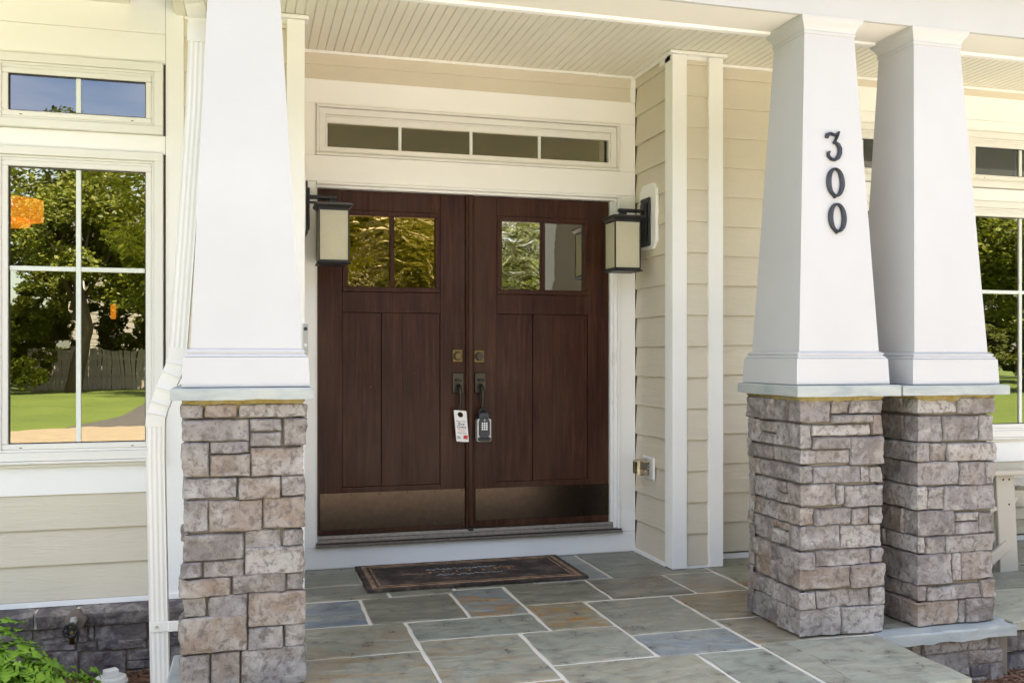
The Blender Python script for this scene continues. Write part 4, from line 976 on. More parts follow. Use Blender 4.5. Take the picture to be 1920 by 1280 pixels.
# ------------------------------------------------------------------ wall lanterns
def lantern(side, label):
    s = side                      # +1 mounted on the right wall (x=2.34), arm towards -x;  -1 on the left wall (x=.29)
    wx = 2.340 if s > 0 else 0.290
    t = thing('wall_lantern', label, 'lantern', (wx, 5.31, 1.85), 'wall lanterns on either side of the double door')
    def X(d): return wx - s * d    # distance from the wall
    def B(name, d0, d1, y0, y1, z0, z1, mat, bv=.002, par=None):
        a, b = sorted((X(d0), X(d1))); return MB().box(a, b, y0, y1, z0, z1, bv).obj(name, mat, par or t)
    # octagonal white mounting block
    yc, zc, hy, hz, ch = 5.318, 2.045, 0.118, 0.195, 0.045
    pr = [(yc - hy + ch, zc - hz), (yc + hy - ch, zc - hz), (yc + hy, zc - hz + ch), (yc + hy, zc + hz - ch), (yc + hy - ch, zc + hz), (yc - hy + ch, zc + hz), (yc - hy, zc + hz - ch), (yc - hy, zc - hz + ch)]
    a, b = sorted((X(-0.002), X(0.018)))
    MB().prism_x(pr, a, b).obj('mounting_block', M['trim'], t)
    B('back_plate', 0.0182, 0.034, 5.262, 5.392, 1.868, 2.158, M['bronze'], .006)
    B('back_plate_boss', 0.0342, 0.046, 5.285, 5.369, 1.90, 2.125, M['bronze'], .004)
    B('arm', 0.0462, 0.200, 5.315, 5.347, 2.070, 2.090, M['bronze'], .004)
    B('arm', 0.0462, 0.180, 5.322, 5.340, 2.046, 2.055, M['bronze'], .002)
    bc = 0.172; hw = 0.082; yb = 5.330
    x0, x1 = sorted((X(bc - hw), X(bc + hw)))
    y0, y1 = yb - hw, yb + hw; z0, z1 = 1.722, 2.012
    mid = (x0 + x1) / 2
    def rg(h, z): return [(mid - h, yb - h, z), (mid + h, yb - h, z), (mid + h, yb + h, z), (mid - h, yb + h, z)]
    MB().loft([rg(hw + .001, z1 + .0005), rg(hw + .006, z1 + .008), rg(hw + .018, z1 + .018), rg(hw + .020, z1 + .026), rg(hw + .008, z1 + .031), rg(.03, z1 + .036)]).obj('lantern_cap', M['bronze'], t)
    MB().box(mid - .02, mid + .02, yb - .02, yb + .02, z1 + .0365, 2.0695, .003).obj('finial', M['bronze'], t)
    fr = MB(); w = .0075
    for (a, b) in ((x0, y0), (x1 - w, y0), (x0, y1 - w), (x1 - w, y1 - w)): fr.box(a, a + w, b, b + w, z0, z1)
    for (za, zb) in ((z0, z0 + .012), (z1 - .010, z1 + .0)):
        fr.box(x0 + w, x1 - w, y0 + .0003, y0 + w, za, zb); fr.box(x0 + w, x1 - w, y1 - w, y1 - .0003, za, zb)
        fr.box(x0 + .0003, x0 + w, y0 + w, y1 - w, za, zb); fr.box(x1 - w, x1 - .0003, y0 + w, y1 - w, za, zb)
    fr.obj('lantern_frame', M['bronze'], t)
    MB().loft([rg(hw + .006, z0 - .010), rg(hw + .009, z0 - .006), rg(hw + .006, z0 - .0005)]).obj('lantern_base', M['bronze'], t)
    g = .003
    MB().cyl((mid, yb, z0 + .001), (mid, yb, z0 + .20), .032, n=20).obj('frosted_tube', M['plastic_white'], t, autos=40)
    MB().box(x0 + w, x1 - w, y0 + g, y0 + g + .002, z0 + .012, z1 - .01).obj('glass_panel', M['lampglass'], t)
    MB().box(x0 + w, x1 - w, y1 - g - .002, y1 - g, z0 + .012, z1 - .01).obj('glass_panel', M['lampglass'], t)
    MB().box(x0 + g, x0 + g + .002, y0 + w, y1 - w, z0 + .012, z1 - .01).obj('glass_panel', M['lampglass'], t)
    MB().box(x1 - g - .002, x1 - g, y0 + w, y1 - w, z0 + .012, z1 - .01).obj('glass_panel', M['lampglass'], t)
    return t
lantern(-1, 'black square lantern with cream glass on the left side of the double door')
lantern(1, 'black square lantern with cream glass on the siding to the right of the double door')

# ------------------------------------------------------------------ outlet, doorbell
t = thing('outlet_cover', 'clear bubble outlet cover on a white plate, low on the siding right of the door', 'outlet cover', (2.34, 5.31, .545))
MB().box(2.322, 2.338, 5.232, 5.400, .478, .612, .006).obj('wall_plate', M['plastic_white'], t)
MB().box(2.312, 2.3215, 5.255, 5.375, .494, .598, .004).obj('cover_base', M['grey'], t)
for k in range(4): MB().box(2.3085, 2.3118, 5.268, 5.28, .508 + k * .02, .518 + k * .02, .001).obj('vent_slot', M['black'], t)
mb = MB(); 
mb.loft([[(x, y, z) for y, z in ((5.290 + i, .500 + i), (5.378 - i, .500 + i), (5.378 - i, .592 - i), (5.290 + i, .592 - i))] for x, i in ((2.311, 0), (2.262, .002), (2.250, .010))])
mb.obj('bubble_cover', M['bubble'], t)
MB().box(2.285, 2.311, 5.31, 5.36, .53, .57, .004).obj('timer_plug', M['grey'], t)
t = thing('doorbell', 'slim grey video doorbell with a dark lens beside the left column', 'doorbell', (0.29, 5.07, 1.30))
MB().box(0.2805, 0.312, 5.03, 5.09, 1.215, 1.385, .008).obj('doorbell_body', M['plastic_white'], t)
MB().box(0.2830, 0.308, 5.024, 5.0295, 1.222, 1.378, .004).obj('doorbell_face', M['grey'], t)
MB().cyl((.2955, 5.018, 1.352), (.2955, 5.0238, 1.352), .0095, n=18).obj('lens', M['black'], t)
MB().cyl((.2955, 5.021, 1.27), (.2955, 5.0238, 1.27), .0075, n=16).obj('button', M['plastic_white'], t)
for o in t.children: o.location.y -= 0.045

# ------------------------------------------------------------------ hanging tag and lockbox
def text(body, size, mat, parent, loc, rotz=0, name='lettering', width=None, align='CENTER', tilt=0.0, bold=0.0):
    cu = bpy.data.curves.new(name, 'FONT'); cu.body = body; cu.size = size; cu.align_x = align; cu.align_y = 'CENTER'; cu.extrude = 0.0002; cu.resolution_u = 3; cu.offset = bold
    o = bpy.data.objects.new(name, cu); COL.objects.link(o)
    bpy.context.view_layer.update()
    me = bpy.data.meshes.new_from_object(o.evaluated_get(bpy.context.evaluated_depsgraph_get()))
    COL.objects.unlink(o); bpy.data.objects.remove(o)
    me.materials.clear(); me.materials.append(mat)
    mt = Matrix.Translation(Vector(loc)) @ Matrix.Rotation(tilt, 4, 'Y') @ Matrix.Rotation(pi / 2, 4, 'X')
    me.transform(mt)
    q = bpy.data.objects.new(name, me); COL.objects.link(q); place(q, parent); return q
t = thing('door_hanger', 'white card asking for shoe covers, hung on the left door handle', 'door hanger', (1.216, 5.52, .88))
hx, hz, yy = 1.227, 0.80, 5.523
tl = R(5)
def rot(px, pz): return (hx + px * cos(tl) + pz * sin(tl) * -1 * -1 * (-1), yy, hz + pz * cos(tl) + px * sin(tl) * -1 * -1 * (1) * -1)
mb = MB(); n = 24; hole = []
outer = []
w2, h2, rr = .038, .093, .007
for (ax, az, a0) in ((w2 - rr, -h2 + rr, -90), (w2 - rr, h2 - rr, 0), (-w2 + rr, h2 - rr, 90), (-w2 + rr, -h2 + rr, 180)):
    pass
hc = (0.0, .068)
inner = []
for k in range(48):
    a = 2 * pi * k / 48; dx_, dz_ = cos(a), sin(a)
    tt = min((w2 / abs(dx_)) if abs(dx_) > 1e-6 else 9, ((h2 - hc[1]) / dz_) if dz_ > 1e-6 else ((h2 + hc[1]) / -dz_ if dz_ < -1e-6 else 9))
    outer.append((hc[0] + dx_ * tt, hc[1] + dz_ * tt))
for (px_, pz_) in ((-w2, -h2), (w2, -h2), (w2, h2), (-w2, h2)):
    j = min(range(48), key=lambda q: (outer[q][0] - px_) ** 2 + (outer[q][1] - pz_) ** 2); outer[j] = (px_ * .97, pz_ * .985)
for (ox, oz) in outer:
    a = 2 * pi * len(inner) / 48; inner.append((hc[0] + .016 * cos(a), hc[1] + .016 * sin(a)))
k = len(outer)
V = []
for dy in (0, .0012):
    for ring_ in (outer, inner):
        for p in ring_: q = rot(*p); V.append((q[0], q[1] + dy, q[2]))
F = []
for j in range(k):
    a = (j + 1) % k
    F += [(j, a, k + a, k + j), (2 * k + j, 3 * k + j, 3 * k + a, 2 * k + a), (j, 2 * k + j, 2 * k + a, a), (k + j, k + a, 3 * k + a, 3 * k + j)]
MB().add(V, F).obj('card', M['plastic_white'], t)
def line(s, size, pz, mat, bold=0.0, px=0.0):
    q = rot(px, pz); text(s, size, mat, t, (q[0], yy - .0005, q[2]), tilt=tl, bold=bold)
line('Please Use', .0125, .028, M['ink']); line('Shoe', .0200, .012, M['ink'], .0004); line('Covers', .0190, -.005, M['ink'], .0004)
line('when entering', .0085, -.018, M['red']); line('our home', .0085, -.027, M['red']); line('Thank You', .0125, -.040, M['ink'])
q = rot(.020, -.064); bxx = MB().box(-.013, .013, -.0006, 0, -.011, .011).obj('logo_block', M['red'], t); bxx.data.transform(Matrix.Translation((q[0], yy - .0002, q[2])) @ Matrix.Rotation(tl, 4, 'Y'))
q = rot(-.018, -.066); mb = MB()
mb.box(-.015, .003, -.0006, 0, .002, .005).box(-.010, .008, -.0006, 0, -.003, 0).box(-.014, .010, -.0006, 0, -.009, -.006)
o = mb.obj('logo_mark', M['ink'], t); o.data.transform(Matrix.Translation((q[0], yy - .0002, q[2])) @ Matrix.Rotation(tl, 4, 'Y'))

t = thing('lockbox', 'black and silver keypad lockbox hung on the right door handle', 'lockbox', (1.353, 5.52, .85))
lx, lz = 1.359, .775
def rrect(w, h, r, n=6):
    P = []
    for (ax, az, a0) in ((w - r, -h + r, -90), (w - r, h - r, 0), (-w + r, h - r, 90), (-w + r, -h + r, 180)):
        for k in range(n): a = R(a0 + 90 * k / (n - 1)); P.append((ax + r * cos(a), az + r * sin(a)))
    return P
def plate(name, w, h, r, y0, y1, mat, cx=lx, cz=lz, bev=.003):
    pr = rrect(w, h, r); pi_ = rrect(w - bev, h - bev, max(r - bev, .001))
    return MB().loft([[(cx + x, y1, cz + z) for x, z in pr], [(cx + x, y0 + bev, cz + z) for x, z in pr], [(cx + x, y0, cz + z) for x, z in pi_]]).obj(name, mat, t, autos=40)
plate('case', .044, .068, .012, 5.495, 5.545, M['grey'])
plate('face', .033, .062, .030, 5.488, 5.4945, M['navy'], cz=lz + .014)
plate('key_door', .040, .012, .011, 5.491, 5.4945, M['black'], cz=lz - .052, bev=.002)
for r_ in range(4):
    for c_ in range(3):
        MB().cyl((lx - .013 + c_ * .013, 5.485, lz + .030 - r_ * .012 + .012), (lx - .013 + c_ * .013, 5.4878, lz + .042 - r_ * .012), .0052, n=12).obj('key', M['plastic_white'], t)
MB().cyl((lx, 5.485, lz + .060), (lx, 5.4878, lz + .060), .005, n=10).obj('key', M['grey'], t)
sh = [(lx - .024, 5.52, lz + .06)] + [(lx - .024 * cos(R(a)), 5.52, lz + .10 + .026 * sin(R(a))) for a in range(0, 181, 20)] + [(lx + .024, 5.52, lz + .06)]
MB().tube(sh, .007, 10).obj('shackle', M['black'], t, smooth=True)
plate('shackle_cover', .034, .030, .024, 5.498, 5.535, M['navy'], cz=lz + .075, bev=.004)

# ------------------------------------------------------------------ doormat
t = thing('doormat', 'worn dark brown coir doormat with tan border stripes in front of the double door', 'doormat', (1.2, 5.2, 0))
rnd = random.Random(4)
def matbox(x0, x1, y0, y1, z0, z1, name, mat, n=40, amp=.003):
    T = []
    for (ax, ay, bx_, by) in ((x0, y0, x1, y0), (x1, y0, x1, y1), (x1, y1, x0, y1), (x0, y1, x0, y0)):
        m = n if abs(bx_ - ax) > .3 else n // 2
        for i in range(m): s = i / m; T.append((ax + (bx_ - ax) * s + rnd.uniform(-amp, amp), ay + (by - ay) * s + rnd.uniform(-amp, amp)))
    cxm, cym = (x0 + x1) / 2, (y0 + y1) / 2
    return MB().loft([[(x, y, z0) for x, y in T], [(x, y, z1 - .003) for x, y in T], [(x + (.003 if x < cxm else -.003), y + (.003 if y < cym else -.003), z1) for x, y in T]]).obj(name, mat, t)
X0, X1, Y0m, Y1m = 0.603, 1.806, 4.922, 5.508
matbox(X0, X1, Y0m, Y1m, .003, .016, 'coir_pad', M['coir'])
def stripe(i, w, z=.0166):
    a, b, c, d = X0 + i, X1 - i, Y0m + i, Y1m - i
    for (x0, x1, y0, y1) in ((a, b, c, c + w), (a, b, d - w, d), (a, a + w, c + w, d - w), (b - w, b, c + w, d - w)):
        L = max(x1 - x0, y1 - y0); n = int(L / .018); V = []; F = []
        hor = (x1 - x0) > (y1 - y0)
        for k in range(n + 1):
            s = k / n
            if hor: V += [(x0 + (x1 - x0) * s, y0 + rnd.uniform(-.002, .002), z), (x0 + (x1 - x0) * s, y1 + rnd.uniform(-.002, .002), z)]
            else: V += [(x0 + rnd.uniform(-.002, .002), y0 + (y1 - y0) * s, z), (x1 + rnd.uniform(-.002, .002), y0 + (y1 - y0) * s, z)]
        m = len(V); V += [(x, y, z - .004) for x, y, _ in V]
        for k in range(n): a_ = 2 * k; F += [(a_, a_ + 1, a_ + 3, a_ + 2), (a_, a_ + 2, m + a_ + 2, m + a_), (a_ + 1, m + a_ + 1, m + a_ + 3, a_ + 3)]
        MB().add(V, F).obj('border_stripe', M['coir_tan'], t)
stripe(.030, .022); stripe(.070, .008)
def scroll(x0, y0, w, amp, nwav, mat, rad=.004, ph=0):
    pts = [(x0 + w * i / 60, y0 + amp * 2.2 * noise.noise(Vector((x0 * 9 + nwav * i / 11, y0 * 7, ph))) + .004 * sin(i * 1.7), .0148 + .0022 * noise.noise(Vector((i * .45, y0 * 30, 1)))) for i in range(61)]
    MB().tube(pts, [rad * (0.6 + .4 * abs(sin(i * .7))) for i in range(61)], 6).obj('scroll_motif', mat, t, smooth=True)
scroll(.97, 5.30, .40, .025, 3.0, M['coir_blue']); scroll(1.0, 5.16, .38, .018, 3.5, M['coir_blue'], ph=1)
scroll(.83, 5.22, .12, .010, 1.5, M['coir_tan'], .003); scroll(1.36, 5.27, .12, .03, 1.5, M['coir_tan'], .003)
for i in range(7):
    x = .98 + i * .075; matbox(x, x + .014, 5.215 + .01 * (i % 2), 5.25 + .01 * (i % 2), .012, .0178, 'scroll_dot', M['coir_orange'], 6, .002)

# ------------------------------------------------------------------ downspout
t = thing('downspout', 'white fluted downspout bent round the left stone pier', 'downspout', (-0.32, 4.15, GZ))
k15 = 4.15 / 3.87
def dp(u): return None
DP = [(-0.35, 2.85), (-0.26, 2.76), (-0.207, 2.69), (-0.190, 2.62), (-0.187, 2.57), (-0.190, 2.47), (-0.198, 2.23), (-0.230, 1.735), (-0.262, 1.275), (-0.268, 1.205), (-0.278, 1.165), (-0.300, 1.115), (-0.324, 1.045), (-0.341, 1.000), (-0.350, 0.960), (-0.351, 0.82), (-0.334, -0.10), (-0.332, -0.38)]
def ds_section(c, d, sx, sy, grow=0.0):
    # c centre (x,z), d direction of travel in the xz plane
    nx, nz = -d[1], d[0]          # across
    hw = sx / 2 + grow; hd = sy / 2 + grow
    prof = []
    fl = 4
    for i in range(fl):
        a = -hw + 2 * hw * i / fl; b = -hw + 2 * hw * (i + 1) / fl; w = (b - a)
        prof += [(a + w * .12, -hd), (a + w * .38, -hd + (.0018 if grow == 0 else .0)), (a + w * .62, -hd + (.0018 if grow == 0 else .0)), (a + w * .88, -hd)]
    prof += [(hw, -hd + .006), (hw, hd - .006), (hw - .006, hd), (-hw + .006, hd), (-hw, hd - .006), (-hw, -hd + .006)]
    return [(c[0] + nx * a, 4.15 + b, c[1] + nz * a) for a, b in prof]
def ds_run(name, idx, grow=0.0, crimps=False):
    rings = []
    for i in idx:
        p = Vector(DP[i]); a = Vector(DP[max(i - 1, 0)]); b = Vector(DP[min(i + 1, len(DP) - 1)]); d = (b - a).normalized()
        rings.append(ds_section(p, (d.x, d.y), .074, .054, grow))
        if crimps and i < idx[-1]:
            q = (Vector(DP[i]) + Vector(DP[i + 1])) / 2; dd = (Vector(DP[i + 1]) - Vector(DP[i])).normalized()
            e = dd * 0.004
            for o_, g_ in ((-1, grow), (0, grow + .003), (1, grow)):
                rings.append(ds_section(q + e * o_, (dd.x, dd.y), .074, .054, g_))
    return MB().loft(rings).obj(name, M['downspout'], t, autos=45)
ds_run('elbow', [0, 1, 2, 3, 4], .002, True); ds_run('pipe', [4, 5, 6, 7, 8, 9]); ds_run('elbow', [9, 10, 11, 12, 13, 14], .001, True); ds_run('pipe', [14, 15, 16, 17])
DPs = list(DP); DP = [(-0.188, 2.575), (-0.190, 2.50)]; ds_run('collar', [0, 1], .003); DP = [(-0.262, 1.25), (-0.266, 1.20)]; ds_run('collar', [0, 1], .0015); DP = [(-0.3495, .97), (-0.351, .93)]; ds_run('collar', [0, 1], .0015); DP = DPs
s = MB().box(-0.372, -0.290, 4.1165, 4.121, 0.100, 0.142, .002); s.box(-0.300, -0.222, 4.110, 4.120, 0.100, 0.142, .002); s.obj('strap', M['downspout'], t)
MB().cyl((-0.345, 4.112, .121), (-0.345, 4.1168, .121), .006, n=10).obj('screw', M['grey'], t)

# ------------------------------------------------------------------ hose bib
t = thing('hose_spigot', 'outdoor water spigot with a round dark handle under the left window', 'spigot', (-0.80, 5.1, -.09))
def disc(cx, cz, r, y0, y1, n=18, wob=0.0, seed=0):
    rnd = random.Random(seed); rr_ = [r * (1 + rnd.uniform(-wob, wob)) for _ in range(n)]
    return MB().loft([[(cx + rr_[j] * k * cos(2*pi*j/n), y, cz + rr_[j] * k * sin(2*pi*j/n)) for j in range(n)] for y, k in ((y1, 1), (y0 + .006, 1), (y0, .8))])
disc(-.795, -.072, .047, 5.045, 5.10, 20, .08, 2).obj('sealant_collar', paint('brown_sealant', (.16, .125, .10), .9, .3, 60, .8), t, smooth=True)
MB().cyl((-.795, 4.99, -.060), (-.795, 5.06, -.066), .014, n=12).obj('valve_body', M['grey'], t, autos=40)
MB().cyl((-.795, 5.0, -.058), (-.795, 5.0, -.040), .017, .015, n=14).obj('vacuum_breaker', M['grey'], t, autos=40)
w = MB(); hub = Vector((-.805, 4.965, -.093))
pts = [(hub.x + .030 * (1 + .06 * cos(8 * a)) * cos(a), hub.y, hub.z + .030 * (1 + .06 * cos(8 * a)) * sin(a)) for a in [2 * pi * i / 40 for i in range(41)]]
w.tube(pts, .0065, 8); w.cyl((hub.x, hub.y - .002, hub.z), (hub.x, hub.y + .008, hub.z), .013, n=14)
for k in range(4): a = k * pi / 2 + .5; w.cyl((hub.x, hub.y + .003, hub.z), (hub.x + .028 * cos(a), hub.y + .003, hub.z + .028 * sin(a)), .005, n=6)
w.obj('round_handle', M['black'], t, autos=40)
MB().tube([(-.797, 5.0, -.07), (-.797, 4.975, -.10), (-.797, 4.97, -.16)], [.013, .014, .012], 12).obj('spout', M['brass'], t, smooth=True)

# ------------------------------------------------------------------ clean-out
t = thing('cleanout_cap', 'white plastic drain cap with a square nub in the mulch', 'drain cap', (-.60, 4.75, -.36))
MB().cyl((-.597, 4.75, -.42), (-.597, 4.75, -.280), .074, n=32).obj('pipe_collar', M['plastic_white'], t, autos=40)
MB().cyl((-.597, 4.75, -.2798), (-.597, 4.75, -.262), .071, .066, n=32).obj('lid', M['plastic_white'], t, autos=40)
a = MB().box(-.030, .030, -.022, .022, -.2618, -.226, .004).obj('square_nub', M['plastic_white'], t); a.data.transform(Matrix.Translation((-.597, 4.75, 0)) @ Matrix.Rotation(.5, 4, 'Z'))

# ------------------------------------------------------------------ porch chair and table at right
t = thing('adirondack_chair', 'tan slatted garden chair behind the right stone pier', 'chair', (3.85, 4.7, 0))
def plank(name, a, b, w, th_, side, mat=None):
    """board from a to b, width w along 'side' vector, thickness th"""
    a = Vector(a); b = Vector(b); d = (b - a).normalized(); s = Vector(side).normalized(); s = (s - d * s.dot(d)).normalized(); n = d.cross(s)
    bv = .004; R_ = []
    prof = [(-w/2 + bv, -th_/2), (w/2 - bv, -th_/2), (w/2, -th_/2 + bv), (w/2, th_/2 - bv), (w/2 - bv, th_/2), (-w/2 + bv, th_/2), (-w/2, th_/2 - bv), (-w/2, -th_/2 + bv)]
    return MB().loft([[tuple(p + s * x + n * y) for x, y in prof] for p in (a, b)]).obj(name, mat or M['chair'], t)
for y in (4.46, 5.02):
    plank('front_leg', (4.145, y, 0.0), (4.115, y, 0.545), .125 if y < 4.7 else .11, .028, (1, 0, 0))
    l = plank('seat_rail', (3.30, y + (.030 if y < 4.7 else -.03), 0.04), (4.18, y + (.030 if y < 4.7 else -.03), 0.335), .10, .026, (0, 0, 1))
    plank('arm', (3.42, y, .562), (4.27, y, .562), .125, .026, (0, 1, 0))
    for (sx, sz) in ((4.10, .52), (4.14, .52), (4.14, .38)):
        if y < 4.7: MB().cyl((sx, y - .016, sz), (sx, y - .0142, sz), .006, n=8).obj('screw', M['black'], t)
    plank('back_post', (3.42, y + (.03 if y < 4.7 else -.03), 0.02), (3.36, y + (.03 if y < 4.7 else -.03), .55), .08, .026, (1, 0, 0))
plank('stretcher', (3.95, 4.445, .035), (4.13, 4.445, .155), .06, .024, (0, 0, 1))
for k in range(7):
    s = k / 6; x = 3.56 + .60 * s; z = .15 + .215 * s
    plank('seat_slat', (x, 4.45, z + .03), (x, 5.03, z + .03), .088, .022, (1, 0, .35))
for k in range(7):
    y = 4.50 + k * .08; hgt = 1.00 - .012 * (k - 3) ** 2
    plank('back_slat', (3.58, 4.74 + (y - 4.74) * .9, .17), (3.26, 4.74 + (y - 4.74) * 1.12, hgt), .068, .02, (0, 1, 0))
plank('back_brace', (3.405, 4.46, .58), (3.405, 5.02, .58), .07, .026, (0, 0, 1))
t = thing('side_table', 'low tan side table at the right edge of the porch', 'side table', (4.75, 4.75, 0))
for k in range(5): plank('top_slat', (4.42 + .0, 4.55 + k * .095, .435), (4.98, 4.55 + k * .095, .435), .085, .024, (0, 1, 0))
for x in (4.46, 4.94):
    for y in (4.57, 4.91): plank('leg', (x, y, 0), (x, y, .42), .045, .045, (1, 0, 0))
for y in (4.57, 4.91): plank('lower_rail', (4.46, y - .03, .18), (4.94, y - .03, .18), .05, .02, (0, 0, 1))
for y in (4.53, 4.95): plank('apron', (4.44, y, .395), (4.96, y, .395), .05, .02, (0, 0, 1))

# ------------------------------------------------------------------ shrub of lobed leaves
def leaf_mesh(seed):
    rnd = random.Random(seed)
    out = [(0, 0), (.10, .14), (.30, .10), (.34, .26), (.24, .36), (.46, .42), (.50, .60), (.30, .62), (.24, .76), (.16, .84), (0, 1.0), (-.16, .84), (-.24, .76), (-.30, .62), (-.50, .60), (-.46, .42), (-.24, .36), (-.34, .26), (-.30, .10), (-.10, .14)]
    V = []; cup = rnd.uniform(.12, .3); tw = rnd.uniform(-.15, .15)
    def z(x, y): return abs(x) * cup - (y - .45) ** 2 * .5 + x * tw + rnd.uniform(-.02, .02)
    for x, y in out: x2 = x * (1 + rnd.uniform(-.1, .1)); V.append((x2, y, z(x2, y)))
    mid = [(0, .25, 0), (0, .5, 0.02), (0, .75, 0)]
    V += [(a, b, z(a, b)) for a, b, _ in mid]
    n = len(out); c = [n, n + 1, n + 2]; F = []
    near = lambda y: c[0] if y < .38 else (c[1] if y < .63 else c[2])
    for i in range(n):
        j = (i + 1) % n; a = near((out[i][1] + out[j][1]) / 2); F.append((i, j, a))
        b = near(out[j][1]); 
    # bridge the midrib fans
    F += [(4, 5, c[1]), (4, c[1], c[0]), (15, 16, c[1]), (16, c[0], c[1]), (7, 8, c[2]), (7, c[2], c[1]), (12, 13, c[2]), (13, c[1], c[2])]
    me = bpy.data.meshes.new('leaf'); me.from_pydata(V, [], F); me.update(); me.materials.append(M['leaf'])
    me.polygons.foreach_set('use_smooth', [True] * len(me.polygons)); return me
leaves = [leaf_mesh(i) for i in range(5)]
shrub = thing('leafy_shrub', 'low bright green shrub with lobed leaves at the lower left corner', 'shrub', (-1.13, 4.48, -.40))
rnd = random.Random(12)
def shrub_pose(rmin, rmax):
    th = rnd.uniform(0, 2 * pi); ph = math.acos(rnd.uniform(0.0, 1.0)); r = rnd.uniform(rmin, rmax)
    bumpy = 1 + .16 * noise.noise(Vector((cos(th) * 2.3, sin(th) * 2.3, ph * 2)))
    d = Vector((sin(ph) * cos(th), sin(ph) * sin(th), cos(ph)))
    p = Vector((d.x * .50, d.y * .44, d.z * .43)) * r * bumpy
    nrm = (d + Vector((0, 0, .75))).normalized(); out = Vector((d.x, d.y, -.15 + rnd.uniform(-.3, .5))) + Vector((rnd.uniform(-.5, .5), rnd.uniform(-.5, .5), 0))
    y = (out - nrm * out.dot(nrm)).normalized(); x = y.cross(nrm)
    m = Matrix((x, y, nrm)).transposed()
    return p, m, rnd.uniform(.045, .085)
cnt = 0
cam_dir = Vector((0, -1, .3)).normalized()
while cnt < 290:
    p, m, s = shrub_pose(.86, 1.05)
    if p.normalized().dot(cam_dir) < -.15: continue
    o = bpy.data.objects.new('leaf', leaves[cnt % 5]); COL.objects.link(o); o.parent = shrub
    o.location = p; o.rotation_euler = m.to_euler(); o.scale = (s, s, s); cnt += 1
fol = MB()
for i in range(2600):
    p, m, s = shrub_pose(.35, 1.0); me = leaves[i % 5]
    fol.add([p + m @ (v.co * s) for v in me.vertices], [tuple(f.vertices) for f in me.polygons])
fo = fol.obj('foliage', M['leaf'], None, smooth=True); fo.parent = shrub; fo['kind'] = 'stuff'
st = MB()
for i in range(26):
    a = rnd.uniform(0, 2 * pi); e = rnd.uniform(.2, 1.2); L = .36
    q = Vector((cos(a) * cos(e), sin(a) * cos(e), sin(e) * .8)) * L
    st.tube([(0, 0, 0), tuple(q * .5 + Vector((0, 0, .03))), tuple(q)], [.005, .0035, .002], 5)
so = st.obj('stems', paint('green_stem', (.12, .13, .05), .8), None); so.parent = shrub

# ------------------------------------------------------------------ lamps seen through the window
t = thing('pendant_lamp', 'lit amber drum pendant lamp inside the left window', 'pendant lamp', (-1.42, 7.0, 2.2))
def drum(cx, cy, r, z0, z1): 
    n = 40; return MB().loft([[(cx + r * cos(2*pi*j/n), cy + r * sin(2*pi*j/n), z) for j in range(n)] for z in (z0, z1)])
drum(-1.50, 7.0, .20, 2.11, 2.245).obj('drum_shade', M['shade'], t, autos=40)
drum(-1.50, 7.0, .12, 2.07, 2.109).obj('lower_diffuser', M['shade'], t, autos=40)
MB().cyl((-1.50, 7.0, 2.246), (-1.50, 7.0, 2.90), .01, n=8).obj('stem', M['bronze'], t)
t = thing('wall_sconce', 'small narrow amber sconce glowing deep inside the left window', 'sconce', (-1.07, 8.6, 1.55))
MB().box(-1.085, -1.045, 8.60, 8.64, 1.52, 1.64, .008).obj('sconce_shade', M['shade'], t)
MB().box(-1.075, -1.055, 8.605, 8.64, 1.641, 1.70, .004).obj('bracket', M['bronze'], t)
MB().box(-1.075, -1.055, 8.641, 10.2, 1.68, 1.70, .004).obj('bracket_arm', M['bronze'], t)

# ------------------------------------------------------------------ the garden opposite (what the glass reflects)
def crown_mesh(seed, n, rx, rz, leaf, mat, clumps=40):
    rnd = random.Random(seed); V = []; F = []
    cs = []
    for i in range(clumps):
        d = Vector((rnd.gauss(0, 1), rnd.gauss(0, 1), rnd.gauss(0, 1))).normalized() * rnd.uniform(.35, 1) 
        cs.append((Vector((d.x * rx, d.y * rx, d.z * rz)), rnd.uniform(.16, .34) * rx))
    for i in range(n):
        c, r = rnd.choice(cs); d = Vector((rnd.gauss(0, 1), rnd.gauss(0, 1), rnd.gauss(0, 1))).normalized() * r * rnd.uniform(.6, 1.1)
        p = c + Vector((d.x, d.y, d.z * .7)); a = Vector((rnd.gauss(0, 1), rnd.gauss(0, 1), rnd.gauss(0, .5))).normalized(); b = a.orthogonal().normalized()
        s = leaf * rnd.uniform(.6, 1.3); k = len(V)
        V += [p + a * s, p + b * s * .6, p - a * s, p - b * s * .6]; F.append((k, k + 1, k + 2, k + 3))
    me = bpy.data.meshes.new('crown'); me.from_pydata([tuple(v) for v in V], [], F); me.update(); me.materials.append(mat); return me
crowns = [crown_mesh(i, 24000, 3.6, 4.0, .105, M['treeleaf'], 60) for i in range(3)]
hedge_me = [crown_mesh(20 + i, 9000, 1.25, 2.7, .08, M['hedge'], 70) for i in range(2)]
trunk_me = None
